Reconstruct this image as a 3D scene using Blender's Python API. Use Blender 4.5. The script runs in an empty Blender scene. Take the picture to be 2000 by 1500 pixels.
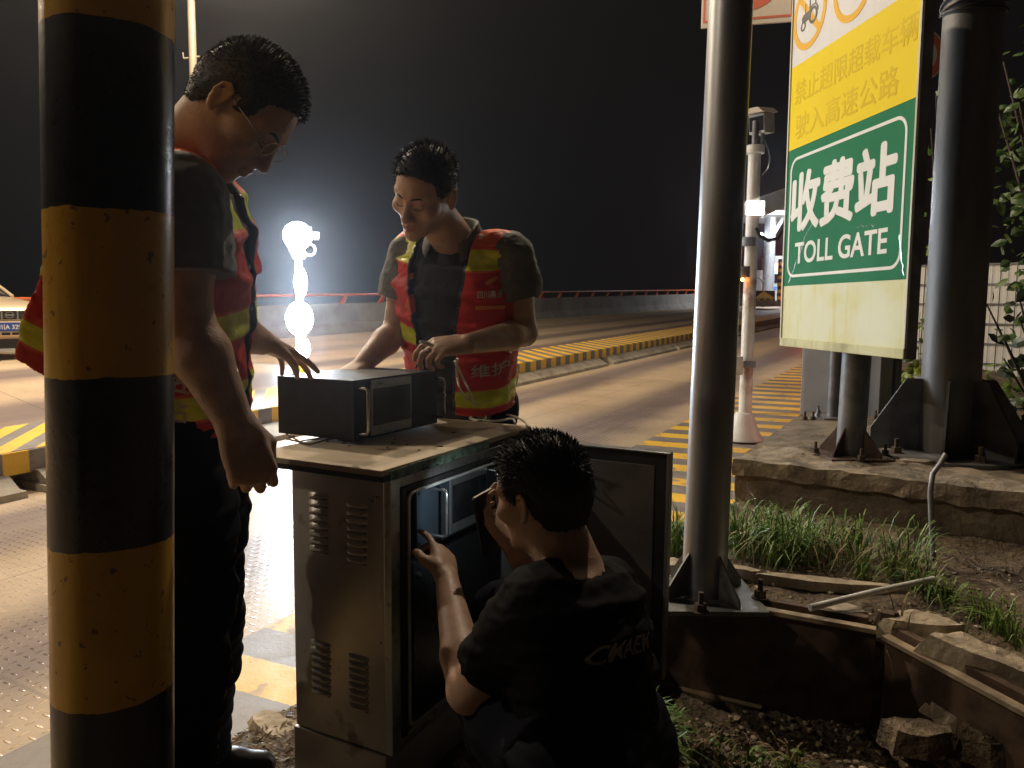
import bpy, bmesh, math, random
import numpy as np
from mathutils import Vector, Matrix
from mathutils.bvhtree import BVHTree
random.seed(7)
RNG = np.random.default_rng(7)
SC = bpy.context.scene
COL = SC.collection
R = math.radians

# ------------------------------------------------------------------ camera
CAM_H = 1.5
_p, _r, FPX = R(5.7), R(0.5), 1500.0
_fw = Vector((0, math.cos(_p), -math.sin(_p)))
_rt = Vector((1, 0, 0)); _up = _rt.cross(_fw)
_rt2 = _rt*math.cos(_r) + _up*math.sin(_r)
_up2 = _up*math.cos(_r) - _rt*math.sin(_r)
CAM_O = Vector((0, 0, CAM_H))
cd = bpy.data.cameras.new('camera'); cam = bpy.data.objects.new('camera', cd); COL.objects.link(cam)
cam.matrix_world = Matrix(((_rt2.x, _up2.x, -_fw.x, 0), (_rt2.y, _up2.y, -_fw.y, 0),
                           (_rt2.z, _up2.z, -_fw.z, CAM_H), (0, 0, 0, 1)))
cd.sensor_width = 36; cd.lens = 36*FPX/2000; cd.clip_start = 0.05; cd.clip_end = 2000
SC.camera = cam

# ------------------------------------------------------------------ world (night) and exposure
w = bpy.data.worlds.new('World'); SC.world = w; w.use_nodes = True
bg = w.node_tree.nodes['Background']
bg.inputs[0].default_value = (0.30, 0.27, 0.27, 1); bg.inputs[1].default_value = 0.012
SC.view_settings.view_transform = 'Standard'; SC.view_settings.look = 'None'
SC.view_settings.exposure = 0; SC.view_settings.gamma = 1
SC.render.engine = 'CYCLES'
SC.cycles.use_denoising = True
SC.cycles.max_bounces = 6; SC.cycles.diffuse_bounces = 3; SC.cycles.glossy_bounces = 3
SC.cycles.sample_clamp_indirect = 3.0
SC.cycles.volume_bounces = 0

SODIUM = (1.0, 0.82, 0.60); LEDC = (0.72, 0.85, 1.0)
def lamp(kind, name, loc, power, color, size=0.1, aim=None, angle=None, blend=0.5, parent=None):
    l = bpy.data.lights.new(name, kind); l.energy = power; l.color = color
    if kind == 'AREA': l.size = size
    else: l.shadow_soft_size = size
    if kind == 'SPOT': l.spot_size = R(angle or 120); l.spot_blend = blend
    o = bpy.data.objects.new(name, l); COL.objects.link(o); o.location = loc
    if aim is not None: o.rotation_euler = (Vector(aim)-Vector(loc)).to_track_quat('-Z', 'Y').to_euler()
    if parent is not None:
        o.parent = parent; o.matrix_parent_inverse = parent.matrix_world.inverted()
    return o

# ------------------------------------------------------------------ geometry of the place
def ray(x, y): return _fw + _rt2*((x-1000)/FPX) - _up2*((y-750)/FPX)
def P(x, y, d):                      # point on the line of sight at distance d ahead
    v = ray(x, y); return CAM_O + v*(d/v.y)
SLOPE = 0.0279
LX, LY = 0.5, 0.8660
def rz(x, y): return SLOPE*(LX*x+LY*y)         # height of the sloping road
def W(u, v, dz=0.0):                 # lane frame: u along the lane, v across it
    x = LX*u+LY*v; y = LY*u-LX*v
    return Vector((x, y, SLOPE*u+dz))
def G(x, y, z):                      # line of sight meets a level
    v = ray(x, y); return CAM_O + v*((z-CAM_H)/v.z)
def GR(x, y, dz=0.0):                # line of sight meets the road plane
    v = ray(x, y); t = (dz-CAM_H)/(v.z-SLOPE*(LX*v.x+LY*v.y)); return CAM_O+v*t
V = Vector

# ------------------------------------------------------------------ object helpers
def link(o): COL.objects.link(o); return o
def tag(o, label=None, cat=None, group=None, kind=None):
    if label: o['label'] = label
    if cat: o['category'] = cat
    if group: o['group'] = group
    if kind: o['kind'] = kind
    return o
def thing(name, label, cat, loc=(0, 0, 0), group=None):
    o = link(bpy.data.objects.new(name, None)); o.location = loc; o.empty_display_size = .1
    bpy.context.view_layer.update()
    return tag(o, label, cat, group)
def wm(o):
    m = Matrix.Translation(o.location) if o.rotation_euler == (0, 0, 0) else o.matrix_basis
    m = o.matrix_basis.copy()
    return wm(o.parent) @ m if o.parent else m
def mesh_obj(name, verts, faces, mat, parent=None, smooth=False, frame=None, bevel=0, mats_idx=None, seg=2):
    me = bpy.data.meshes.new(name)
    base = wm(parent) if parent else Matrix.Identity(4)
    if frame is not None: full = frame
    elif parent: full = base
    else:
        full = Matrix.Identity(4)
    inv = np.array(full.inverted())
    v = np.asarray([tuple(p) for p in verts] if not isinstance(verts, np.ndarray) else verts, dtype=np.float64).reshape(-1, 3)
    v = v @ inv[:3, :3].T + inv[:3, 3]
    if isinstance(faces, np.ndarray):
        n = len(faces); k = faces.shape[1]
        me.vertices.add(len(v)); me.vertices.foreach_set('co', v.ravel())
        me.loops.add(n*k); me.loops.foreach_set('vertex_index', faces.ravel().astype(np.int32))
        me.polygons.add(n); me.polygons.foreach_set('loop_start', (np.arange(n)*k).astype(np.int32))
        me.update(calc_edges=True); me.validate()
    else:
        me.from_pydata([tuple(p) for p in v], [], faces); me.update()
    for m in (mat if isinstance(mat, (list, tuple)) else [mat]): me.materials.append(m)
    if mats_idx is not None: me.polygons.foreach_set('material_index', np.asarray(mats_idx, dtype=np.int32))
    if smooth: me.polygons.foreach_set('use_smooth', np.ones(len(me.polygons), dtype=bool))
    o = link(bpy.data.objects.new(name, me))
    if parent: o.parent = parent
    o.matrix_basis = (base.inverted() @ full)
    if bevel:
        b = o.modifiers.new('bevel', 'BEVEL'); b.width = bevel; b.segments = seg; b.limit_method = 'ANGLE'; b.angle_limit = R(35)
    return o

def frame_of(origin, x, y):
    x = V(x).normalized(); y = V(y); y = (y-x*y.dot(x)).normalized(); z = x.cross(y)
    return Matrix(((x.x, y.x, z.x, origin[0]), (x.y, y.y, z.y, origin[1]), (x.z, y.z, z.z, origin[2]), (0, 0, 0, 1)))
class MB:
    def __init__(s, F=None): s.v = []; s.f = []; s.m = []; s.F = F; s.cur = 0
    def pt(s, p): s.v.append(tuple(s.F @ V(p)) if s.F is not None else tuple(p)); return len(s.v)-1
    def face(s, idx): s.f.append(tuple(idx)); s.m.append(s.cur)
    def poly(s, pts): s.face([s.pt(p) for p in pts])
    def box(s, lo, hi):
        (a, b, c), (d, e, f) = lo, hi
        i = [s.pt(p) for p in ((a,b,c),(d,b,c),(d,e,c),(a,e,c),(a,b,f),(d,b,f),(d,e,f),(a,e,f))]
        for q in ((3,2,1,0),(4,5,6,7),(0,1,5,4),(1,2,6,5),(2,3,7,6),(3,0,4,7)): s.face([i[k] for k in q])
    def hexa(s, p):                       # 8 points bottom ring then top ring
        i = [s.pt(q) for q in p]
        for q in ((3,2,1,0),(4,5,6,7),(0,1,5,4),(1,2,6,5),(2,3,7,6),(3,0,4,7)): s.face([i[k] for k in q])
    def prism(s, pts, off):               # polygon extruded by a vector
        off = V(off); n = len(pts)
        a = [s.pt(p) for p in pts]; b = [s.pt(V(p)+off) for p in pts]
        s.face(a[::-1]); s.face(b)
        for k in range(n): s.face((a[k], a[(k+1) % n], b[(k+1) % n], b[k]))
    def tube(s, path, rad, n=12, cap=True, closed=False):
        path = [V(p) for p in path]; m = len(path)
        rad = rad if isinstance(rad, (list, tuple)) else [rad]*m
        rings = []; prev = None
        for k, p in enumerate(path):
            t = (path[(k+1) % m]-path[k-1]) if closed else (path[min(k+1, m-1)]-path[max(k-1, 0)])
            t.normalize()
            if prev is None:
                a = t.orthogonal().normalized()
            else:
                a = (prev-t*prev.dot(t)); a = a.normalized() if a.length > 1e-6 else t.orthogonal().normalized()
            prev = a; b = t.cross(a)
            rings.append([s.pt(p+(a*math.cos(2*math.pi*j/n)+b*math.sin(2*math.pi*j/n))*rad[k]) for j in range(n)])
        for k in range(m if closed else m-1):
            A, B = rings[k], rings[(k+1) % m]
            for j in range(n): s.face((A[j], A[(j+1) % n], B[(j+1) % n], B[j]))
        if cap and not closed: s.face(rings[0][::-1]); s.face(rings[-1])
    def cyl(s, a, b, r, r2=None, n=24): s.tube([a, b], [r, r if r2 is None else r2], n)
    def ball(s, c, r, n=12, sc=(1, 1, 1)):
        c = V(c); rows = []
        for i in range(1, n//2):
            th = math.pi*i/(n//2)
            rows.append([s.pt(c+V((math.sin(th)*math.cos(2*math.pi*j/n)*sc[0], math.sin(th)*math.sin(2*math.pi*j/n)*sc[1], math.cos(th)*sc[2]))*r) for j in range(n)])
        t = s.pt(c+V((0, 0, r*sc[2]))); b = s.pt(c-V((0, 0, r*sc[2])))
        for j in range(n):
            s.face((t, rows[0][j], rows[0][(j+1) % n])); s.face((b, rows[-1][(j+1) % n], rows[-1][j]))
            for i in range(len(rows)-1): s.face((rows[i][j], rows[i+1][j], rows[i+1][(j+1) % n], rows[i][(j+1) % n]))
    def ring(s, c, x, y, r0, r1, t, n=40, a0=0, a1=2*math.pi):   # flat annulus in plane x,y with thickness along z
        c = V(c); x = V(x).normalized(); y = V(y).normalized(); z = x.cross(y)*t
        full = abs(a1-a0-2*math.pi) < 1e-6; cnt = n if full else n+1; q = []
        for k in range(cnt):
            a = a0+(a1-a0)*k/n; d = x*math.cos(a)+y*math.sin(a)
            q.append([s.pt(c+d*r0), s.pt(c+d*r1), s.pt(c+d*r1+z), s.pt(c+d*r0+z)])
        for k in range(n):
            A = q[k]; B = q[(k+1) % cnt]
            for j in range(4): s.face((A[j], A[(j+1) % 4], B[(j+1) % 4], B[j]))
    def build(s, name, mat, parent=None, smooth=False, bevel=0, frame=None, seg=2):
        o = mesh_obj(name, s.v, s.f, mat, parent, smooth=False, frame=frame, bevel=bevel, seg=seg,
                     mats_idx=s.m if isinstance(mat, (list, tuple)) else None)
        if smooth:
            o.data.polygons.foreach_set('use_smooth', np.ones(len(o.data.polygons), dtype=bool))
            o.data.set_sharp_from_angle(angle=R(40))
        return o
def lathe(mb, base, axis, prof, n=32):
    base = V(base); axis = V(axis).normalized()
    mb.tube([base+axis*z for z, r in prof], [r for z, r in prof], n)

def text_obj(name, body, height, F, mat, parent, width=None, bold=0.0, thick=0.0015, bvh=None, back=0.0, lift=0.002, spacing=1.0):
    """lettering: raised mesh glyphs on the plane of frame F (x right, y up, z out)"""
    cjk = any(ord(q) > 0x2fff for q in body); bb = bold if cjk else 0.0; bold = 0.0 if cjk else bold
    c = bpy.data.curves.new(name, 'FONT'); c.body = body; c.size = 1; c.offset = bold; c.resolution_u = 4; c.space_character = spacing
    t = bpy.data.objects.new(name, c); COL.objects.link(t)
    dg = bpy.context.evaluated_depsgraph_get(); dg.update()
    me = bpy.data.meshes.new_from_object(t.evaluated_get(dg)); bpy.data.objects.remove(t); bpy.data.curves.remove(c)
    bm = bmesh.new(); bm.from_mesh(me); bpy.data.meshes.remove(me)
    if bvh is not None:
        bmesh.ops.triangulate(bm, faces=bm.faces)
        bmesh.ops.subdivide_edges(bm, edges=[e for e in bm.edges if e.calc_length() > .25], cuts=2, use_grid_fill=True)
    vs = np.array([v.co[:] for v in bm.verts]); fs = [[v.index for v in f.verts] for f in bm.faces]; bm.free()
    lo, hi = vs.min(0), vs.max(0)
    sy = height/(hi[1]-lo[1]); sx = (width/(hi[0]-lo[0])) if width else sy
    out = []
    n = len(vs)
    for v in vs:
        p = V(((v[0]-(lo[0]+hi[0])/2)*sx, (v[1]-(lo[1]+hi[1])/2)*sy, 0)); q = F @ p
        if bvh is not None:
            zd = (F.to_3x3() @ V((0, 0, 1))).normalized()
            h = bvh.ray_cast(q+zd*0.15, -zd)
            q = (h[0]+zd*lift) if h[0] is not None else q
        out.append(q)
    zd = (F.to_3x3() @ V((0, 0, 1))).normalized()*thick
    allv = [p+zd for p in out] + [p for p in out]
    faces = [tuple(f) for f in fs]
    base_faces = list(faces)
    cnt = {}
    for f in fs:
        for a, b in zip(f, f[1:]+f[:1]): cnt[(a, b)] = 1
    for (a, b) in list(cnt):
        if (b, a) not in cnt: faces.append((b, a, a+n, b+n))
    if bb:                                   # heavier strokes: the glyph sheets repeated a hair apart
        xa = (F.to_3x3() @ V((1, 0, 0))).normalized(); ya = (F.to_3x3() @ V((0, 1, 0))).normalized(); k0 = len(allv)
        f0 = list(faces); v0 = list(allv); zn = (F.to_3x3() @ V((0, 0, 1))).normalized()
        for i, (dx, dy) in enumerate(((1, 0), (-1, 0), (0, 1), (0, -1), (.7, .7), (-.7, .7), (.7, -.7), (-.7, -.7))):
            o_ = len(allv); allv += [p+(xa*dx*sx+ya*dy*sy)*bb-zn*.00006*(i+1) for p in v0]; faces += [tuple(q+o_ for q in f) for f in f0]
    return mesh_obj(name, allv, faces, mat, parent)

# ------------------------------------------------------------------ material helpers
class SK:
    def __init__(s, nt, sock): s.nt = nt; s.k = sock
    def _b(s, op, o, rev=False):
        n = s.nt.nodes.new('ShaderNodeMath'); n.operation = op
        a, b = (o, s) if rev else (s, o)
        for i, q in enumerate((a, b)):
            if isinstance(q, SK): s.nt.links.new(q.k, n.inputs[i])
            elif q is not None: n.inputs[i].default_value = q
        return SK(s.nt, n.outputs[0])
    def __add__(s, o): return s._b('ADD', o)
    __radd__ = __add__
    def __sub__(s, o): return s._b('SUBTRACT', o)
    def __rsub__(s, o): return s._b('SUBTRACT', o, True)
    def __mul__(s, o): return s._b('MULTIPLY', o)
    __rmul__ = __mul__
    def __truediv__(s, o): return s._b('DIVIDE', o)
    def __gt__(s, o): return s._b('GREATER_THAN', o)
    def __lt__(s, o): return s._b('LESS_THAN', o)
    def abs(s): return s._b('ABSOLUTE', None)
    def floor(s): return s._b('FLOOR', None)
    def fract(s): return s._b('FRACT', None)
    def sin(s): return s._b('SINE', None)
    def sqrt(s): return s._b('SQRT', None)
    def max(s, o): return s._b('MAXIMUM', o)
    def min(s, o): return s._b('MINIMUM', o)
    def pow(s, o): return s._b('POWER', o)
    def smooth(s, a, b, lo=0.0, hi=1.0):
        n = s.nt.nodes.new('ShaderNodeMapRange'); n.interpolation_type = 'SMOOTHSTEP'
        s.nt.links.new(s.k, n.inputs[0])
        for i, q in enumerate((a, b, lo, hi)): n.inputs[i+1].default_value = q
        return SK(s.nt, n.outputs[0])
class MT:
    def __init__(s, name, rough=0.6, metal=0.0, base=(.5, .5, .5), spec=0.5):
        s.m = bpy.data.materials.new(name); s.m.use_nodes = True; s.nt = s.m.node_tree
        s.b = s.nt.nodes['Principled BSDF']; s.h = None
        s.b.inputs['Roughness'].default_value = rough; s.b.inputs['Metallic'].default_value = metal
        s.b.inputs['Base Color'].default_value = (*base, 1)
        s.b.inputs['Specular IOR Level'].default_value = spec
    def pos(s, obj=False):
        if obj: k = s.nt.nodes.new('ShaderNodeTexCoord').outputs['Object']
        else: k = s.nt.nodes.new('ShaderNodeNewGeometry').outputs['Position']
        x = s.nt.nodes.new('ShaderNodeSeparateXYZ'); s.nt.links.new(k, x.inputs[0]); s.p = k
        return tuple(SK(s.nt, x.outputs[i]) for i in range(3))
    def vec(s, x, y, z):
        n = s.nt.nodes.new('ShaderNodeCombineXYZ')
        for i, q in enumerate((x, y, z)):
            if isinstance(q, SK): s.nt.links.new(q.k, n.inputs[i])
            else: n.inputs[i].default_value = q
        return n.outputs[0]
    def noise(s, scale, detail=4, vec=None, rough=0.55, dist=0.0):
        if vec is None:
            if not hasattr(s, 'p'): s.pos()
            vec = s.p
        n = s.nt.nodes.new('ShaderNodeTexNoise'); s.nt.links.new(vec, n.inputs['Vector'])
        n.inputs['Scale'].default_value = scale; n.inputs['Detail'].default_value = detail
        n.inputs['Roughness'].default_value = rough; n.inputs['Distortion'].default_value = dist
        return SK(s.nt, n.outputs[0])
    def voro(s, scale, vec=None, out='Distance', feature='F1'):
        if vec is None:
            if not hasattr(s, 'p'): s.pos()
            vec = s.p
        n = s.nt.nodes.new('ShaderNodeTexVoronoi'); s.nt.links.new(vec, n.inputs['Vector']); n.feature = feature
        n.inputs['Scale'].default_value = scale
        return SK(s.nt, n.outputs[out])
    def mix(s, f, a, b):
        n = s.nt.nodes.new('ShaderNodeMix'); n.data_type = 'RGBA'
        if isinstance(f, SK): s.nt.links.new(f.k, n.inputs[0])
        else: n.inputs[0].default_value = f
        for i, q in ((6, a), (7, b)):
            if isinstance(q, SK): s.nt.links.new(q.k, n.inputs[i])
            elif isinstance(q, tuple): n.inputs[i].default_value = (*q[:3], 1)
            else: s.nt.links.new(q, n.inputs[i])
        return n.outputs[2]
    def color(s, c):
        if isinstance(c, tuple): s.b.inputs['Base Color'].default_value = (*c, 1)
        else: s.nt.links.new(c, s.b.inputs['Base Color'])
        return s
    def rough(s, r): s.nt.links.new(r.k, s.b.inputs['Roughness']); return s
    def metal(s, r): s.nt.links.new(r.k, s.b.inputs['Metallic']); return s
    def bump(s, h, dist=0.003, strength=1.0):
        n = s.nt.nodes.new('ShaderNodeBump'); n.inputs['Distance'].default_value = dist; n.inputs['Strength'].default_value = strength
        s.nt.links.new(h.k, n.inputs['Height']); s.nt.links.new(n.outputs[0], s.b.inputs['Normal']); return s
    def emit(s, c, st): s.b.inputs['Emission Color'].default_value = (*c, 1); s.b.inputs['Emission Strength'].default_value = st; return s
def sc(c, k): return tuple(min(1, q*k) for q in c)
def basic(name, c, rough=.6, metal=0., var=.25, scale=12, bump=0., bscale=None, dirt=None, dirt_amt=.5, spec=.5):
    m = MT(name, rough, metal, c, spec); m.pos()
    n = m.noise(scale, 5); col = m.mix(n.smooth(.3, .7), sc(c, 1-var), sc(c, 1+var))
    if dirt:
        d = m.noise(scale*.35, 6, dist=.6).smooth(.5, .72, 0, dirt_amt); col = m.mix(d, col, dirt)
    m.color(col)
    m.rough(m.noise(scale*1.7, 3)*.3+(rough-.15))
    if bump: m.bump(m.noise(bscale or scale*4, 5), bump)
    return m.m
# ================================================================== materials
def lane_uv(m):
    x, y, z = m.pos()
    return x, y, z, x*LX+y*LY, x*LY-y*LX
YEL = (0.86, 0.52, 0.045)

def road_mat():
    m = MT('road_surface', .5, 0, (.3, .27, .23), .25); x, y, z, u, v = lane_uv(m)
    lane = (v > -5.95)*(v < -2.6)
    n1 = m.noise(1.3, 6); n2 = m.noise(14, 6); n3 = m.noise(.35, 3); n4 = m.noise(90, 3)
    stretch = m.noise(1.0, 5, m.vec(u*.25, v*3.2, 0.0))
    tan = m.mix(n1.smooth(.3, .7), (.46, .35, .235), (.56, .43, .30))
    tan = m.mix(n2.smooth(.45, .75, 0, .35), tan, (.31, .25, .19))
    w1 = (v+5.15+(n1-.5)*.25).abs().smooth(.62, .18); w2 = (v+3.35+(n1-.5)*.3).abs().smooth(.66, .15)
    w3 = (v+9.2).abs().smooth(.7, .25); w4 = (v+11.1).abs().smooth(.75, .2); w5 = (v+13.9).abs().smooth(.9, .2)
    tr = (w1.max(w2))*lane + (w3.max(w4).max(w5*.6))*(v < -7.4)
    tr = tr*stretch.smooth(.2, .6, .55, 1)
    col = m.mix(tr*.9, tan, (.185, .145, .145))
    spots = m.noise(55, 2).smooth(.70, .76, 0, .6)
    col = m.mix(spots, col, (.10, .08, .06))
    # fine seam lines between concrete slabs / steel plates
    su = ((u/1.5).fract()-.5).abs() > .494
    sv = ((v+4.25).abs() < .008)*lane
    seam = (su*lane*(u < 12.2)).max(sv*(u < 12.2)); far = (((u/5).fract()-.5).abs() > .4985)*(v < -7.4)
    col = m.mix((seam*.3).max(far*.6), col, (.07, .06, .05))
    m.color(col)
    # tread plate
    P_ = .052; a = u/P_; b = v/P_
    ca = a.floor(); cb = b.floor(); chk = ((ca+cb)*.5).fract()*2.0
    fa = (a.fract()-.5).abs(); fb = (b.fract()-.5).abs()
    e1 = ((fa*2.2)*(fa*2.2)+(fb*7.5)*(fb*7.5)).sqrt(); e2 = ((fa*7.5)*(fa*7.5)+(fb*2.2)*(fb*2.2)).sqrt()
    e = e1*chk+e2*(1-chk)
    lug = e.smooth(1.0, .45)
    steel = lane*(u < 12.0)*(u > -6)
    wearm = stretch.smooth(.32, .6, .25, 1)
    h = lug*steel*wearm*u.smooth(3.5, 8.5, 1, .30) + n4*.12 + n2*.15*(1-steel)
    m.bump(h, .0036, 1.0)
    m.rough((steel*(n1.smooth(.3, .7, -.14, -.02)) + .55) - lug*steel*.12 - tr*.10)
    m.metal(steel*lug*.5)
    return m.m
def hatch_mat(name, nx, ny, per, duty=.5, wear=.55, face=False, off=0.0):
    m = MT(name, .55); x, y, z, u, v = lane_uv(m)
    c = (x*nx+y*ny+off)/per
    n1 = m.noise(9, 7); n2 = m.noise(2.0, 5); n3 = m.noise(70, 3)
    s = (c + (n3-.5)*.03).fract()
    on = s.smooth(duty-.012, duty+.012, 1, 0)*s.smooth(0, .02)
    w = n1.smooth(wear, wear+.08, 0, .85)*n2.smooth(.35, .6, .2, 1)
    grey = m.mix(n1.smooth(.3, .7), (.16, .14, .13), (.25, .215, .185))
    yel = m.mix(n2.smooth(.3, .7), YEL, (.74, .43, .05))
    col = m.mix(on*(1-w), grey, yel)
    col = m.mix(m.noise(40, 2).smooth(.68, .74, 0, .6), col, (.07, .05, .04))
    m.color(col); m.bump(n3*.5+n1, .002); m.rough(n1*.35+.35)
    return m.m
MAT = {}
MAT['road'] = road_mat()
MAT['apron'] = hatch_mat('apron_paint', .42, .907, .46, .5, .56, off=.23)
MAT['isl_top'] = hatch_mat('island_top_paint', .96, .28, .27, .55, .66)
MAT['isl_face'] = hatch_mat('island_kerb_paint', LX, LY, .37, .52, .68)
MAT['concrete'] = basic('concrete_pale', (.36, .31, .24), .8, 0, .22, 6, .004, 40, (.15, .12, .09), .6)
MAT['concrete_wall'] = basic('barrier_concrete', (.27, .255, .235), .85, 0, .18, 1.2, .004, 20, (.12, .10, .085), .5)
MAT['orange'] = basic('orange_red_paint', (.62, .13, .045), .45, 0, .15, 3)
MAT['galv'] = basic('galvanised_steel', (.30, .31, .32), .38, .75, .18, 9, .0006, 60, (.18, .17, .16), .4)
MAT['galv_dark'] = basic('weathered_steel', (.15, .15, .155), .5, .45, .3, 7, .001, 50, (.08, .07, .06), .6)
MAT['whitep'] = basic('white_painted_steel', (.72, .70, .65), .4, .0, .08, 14, .0004, 80, (.42, .30, .18), .25)
MAT['cream'] = basic('cream_painted_steel', (.50, .43, .33), .4, 0, .08, 5)
MAT['black'] = basic('black_metal', (.018, .018, .022), .4, .2, .3, 20)
MAT['blackrub'] = basic('black_rubber', (.015, .015, .016), .55, 0, .2, 30)
MAT['rust'] = basic('rusty_steel', (.085, .052, .034), .8, .15, .45, 9, .003, 40, (.20, .14, .09), .5)
MAT['rock'] = basic('broken_concrete', (.40, .33, .24), .9, 0, .25, 11, .006, 45, (.20, .15, .10), .6)
MAT['pvc'] = basic('white_plastic_pipe', (.66, .65, .60), .35, 0, .06, 20, 0, None, (.3, .25, .2), .4)
MAT['fence'] = basic('white_fence_panel', (.62, .61, .58), .6, 0, .08, 3, 0, None, (.3, .28, .25), .3)
def soil_mat():
    m = MT('soil', .95); m.pos(); n = m.noise(5, 7); n2 = m.noise(38, 6); n3 = m.noise(120, 3); n4 = m.noise(1.4, 4)
    c = m.mix(n.smooth(.35, .65), (.055, .036, .021), (.16, .115, .07))
    c = m.mix(n2.smooth(.5, .66, 0, .6), c, (.24, .185, .12))
    c = m.mix(n3.smooth(.60, .70, 0, .8), c, (.035, .022, .014))
    m.color(c); m.bump(n*1.5+n2*1.2+n3*.35, .022); m.rough(n2.smooth(.4, .6, .55, .95)); return m.m
MAT['soil'] = soil_mat()
def leaf_mat(name, c, c2, tr=.25):
    m = MT(name, .45, 0, c); m.pos(); n = m.noise(6, 2); m.color(m.mix(n.smooth(.35, .65), c, c2))
    m.b.inputs['Transmission Weight'].default_value = 0; m.b.inputs['Subsurface Weight'].default_value = 0
    return m.m
MAT['grass'] = leaf_mat('grass_blades', (.07, .16, .018), (.15, .24, .035))
MAT['leaf'] = leaf_mat('green_leaves', (.05, .12, .02), (.13, .20, .03))
MAT['leaf2'] = leaf_mat('yellow_green_leaves', (.14, .19, .02), (.22, .26, .03))
MAT['leafdark'] = leaf_mat('silhouette_leaves', (.012, .025, .010), (.03, .05, .015))  # colour darkened to stand for leaves seen against the light
MAT['bark'] = basic('bark', (.06, .045, .03), .9, 0, .3, 20, .004)
MAT['litter'] = basic('leaf_litter', (.13, .085, .045), .8, 0, .5, 60)

def emis(name, c, st):
    m = MT(name, .5, 0, (0.8, .8, .8)); m.emit(c, st); return m.m

# ================================================================== ground
def sheet(name, u0, u1, v0, v1, dz, mat, nu=1, nv=1):
    vs = []; fs = []
    for i in range(nu+1):
        for j in range(nv+1): vs.append(W(u0+(u1-u0)*i/nu, v0+(v1-v0)*j/nv, dz))
    for i in range(nu):
        for j in range(nv):
            a = i*(nv+1)+j; fs.append((a+nv+1, a+nv+2, a+1, a)[::-1])
    o = mesh_obj(name, vs, fs, mat); return o
def hump(u, v):                      # the far carriageway lifts gently where the car is parked
    f = lambda t, a, b: (lambda q: q*q*(3-2*q))(min(1, max(0, (t-a)/(b-a))))
    return .40*f(v, -8.0, -11.5)*f(v, -18.0, -15.0)*f(u, 11.5, 8.0)
ru = [-60, -40, -20, -10, -5]+[x_*.5 for x_ in range(-6, 27)]+[14, 20, 30, 45, 70, 110, 180, 300, 500]
rv = [-160, -90, -50, -30, -22]+[-19+.5*x_ for x_ in range(0, 25)]+[-6, -4, -1.9]
vs = [W(a, b, hump(a, b)) for a in ru for b in rv]; nb_ = len(rv)
fs = [(i*nb_+j, (i+1)*nb_+j, (i+1)*nb_+j+1, i*nb_+j+1) for i in range(len(ru)-1) for j in range(nb_-1)]
tag(mesh_obj('road', vs, fs, MAT['road'], smooth=True), kind='structure')
tag(sheet('pavement', -3, 60, -2.6, -1.0, .004, MAT['apron'], 20, 2), kind='structure')

# soil ---------------------------------------------------------------
BZ = .36
BA = G(1265, 1146, BZ); BB = G(1712, 1226, BZ); BC = G(2080, 1425, .30)
def sstep(t, a, b):
    t = np.clip((t-a)/(b-a), 0, 1); return t*t*(3-2*t)
def seg_side(x, y, A, B):          # positive behind the line (farther from the camera)
    dx, dy = B.x-A.x, B.y-A.y; L = math.hypot(dx, dy); return (dx*(y-A.y)-dy*(x-A.x))/L
NG = RNG.random((8, 3))
def gnoise(x, y, f=1.0):
    r = 0
    for k, (a, b, c) in enumerate(NG):
        fr = f*(1.7**(k % 4))*(.8+.5*a); th = b*6.28
        r = r + np.sin((x*math.cos(th)+y*math.sin(th))*fr*3+c*9)/(1.6**(k % 4))
    return r/5
def soil_h(x, y):
    x = np.asarray(x, dtype=float); y = np.asarray(y, dtype=float)
    u = x*LX+y*LY; v = x*LY-y*LX; base = SLOPE*u
    ve = -2.12+.72*sstep(u, 2.3, 3.6)
    rise = sstep(v+gnoise(x, y, 2.2)*.10, ve, ve+.35)
    near = .20-base
    back = seg_side(x, y, BA, BB)
    back2 = seg_side(x, y, BB, BC)
    right = sstep(x, .42, .55)
    plat = .35-base
    inner = sstep(back, .02, .10)*sstep(1.75-x, 0, .05)+(x > 1.70)*sstep(back2, .03, .11)
    inner = np.clip(inner, 0, 1)
    h = near*(1-right) + right*(inner*plat*sstep(6.5-y+x*.9, 0, 2.0)+(inner*.12*(1-sstep(6.5-y+x*.9, 0, 2.0))) + (1-inner)*(-.04-base))
    h = h + .9*sstep(v, 3.5, 9)*.6
    z = base + np.where(rise > 0, rise, 0)*h - (1-rise)*.10
    return z + rise*(gnoise(x, y, 3.0)*.022+gnoise(y*1.3, x, 9.0)*.010+gnoise(x, -y, 26.0)*.006)
xs = np.concatenate([np.arange(-2.2, 4.0, .035), np.arange(4.0, 12, .3), np.arange(12, 90, 4)])
ys = np.concatenate([np.arange(-6, .4, .4), np.arange(.4, 6.4, .035), np.arange(6.4, 16, .3), np.arange(16, 120, 4)])
Xg, Yg = np.meshgrid(xs, ys, indexing='ij'); Zg = soil_h(Xg, Yg)
vv = np.stack([Xg, Yg, Zg], -1).reshape(-1, 3); nx_, ny_ = Xg.shape
ii, jj = np.meshgrid(np.arange(nx_-1), np.arange(ny_-1), indexing='ij'); a_ = (ii*ny_+jj).ravel()
ff = np.stack([a_, a_+ny_, a_+ny_+1, a_+1], -1)
vq = (Xg*LY-Yg*LX); keep = (vq[:-1, :-1] > -2.5).ravel()
tag(mesh_obj('ground', vv, ff[keep], MAT['soil'], smooth=True), kind='structure')
def gz(x, y): return float(soil_h(x, y))

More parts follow.
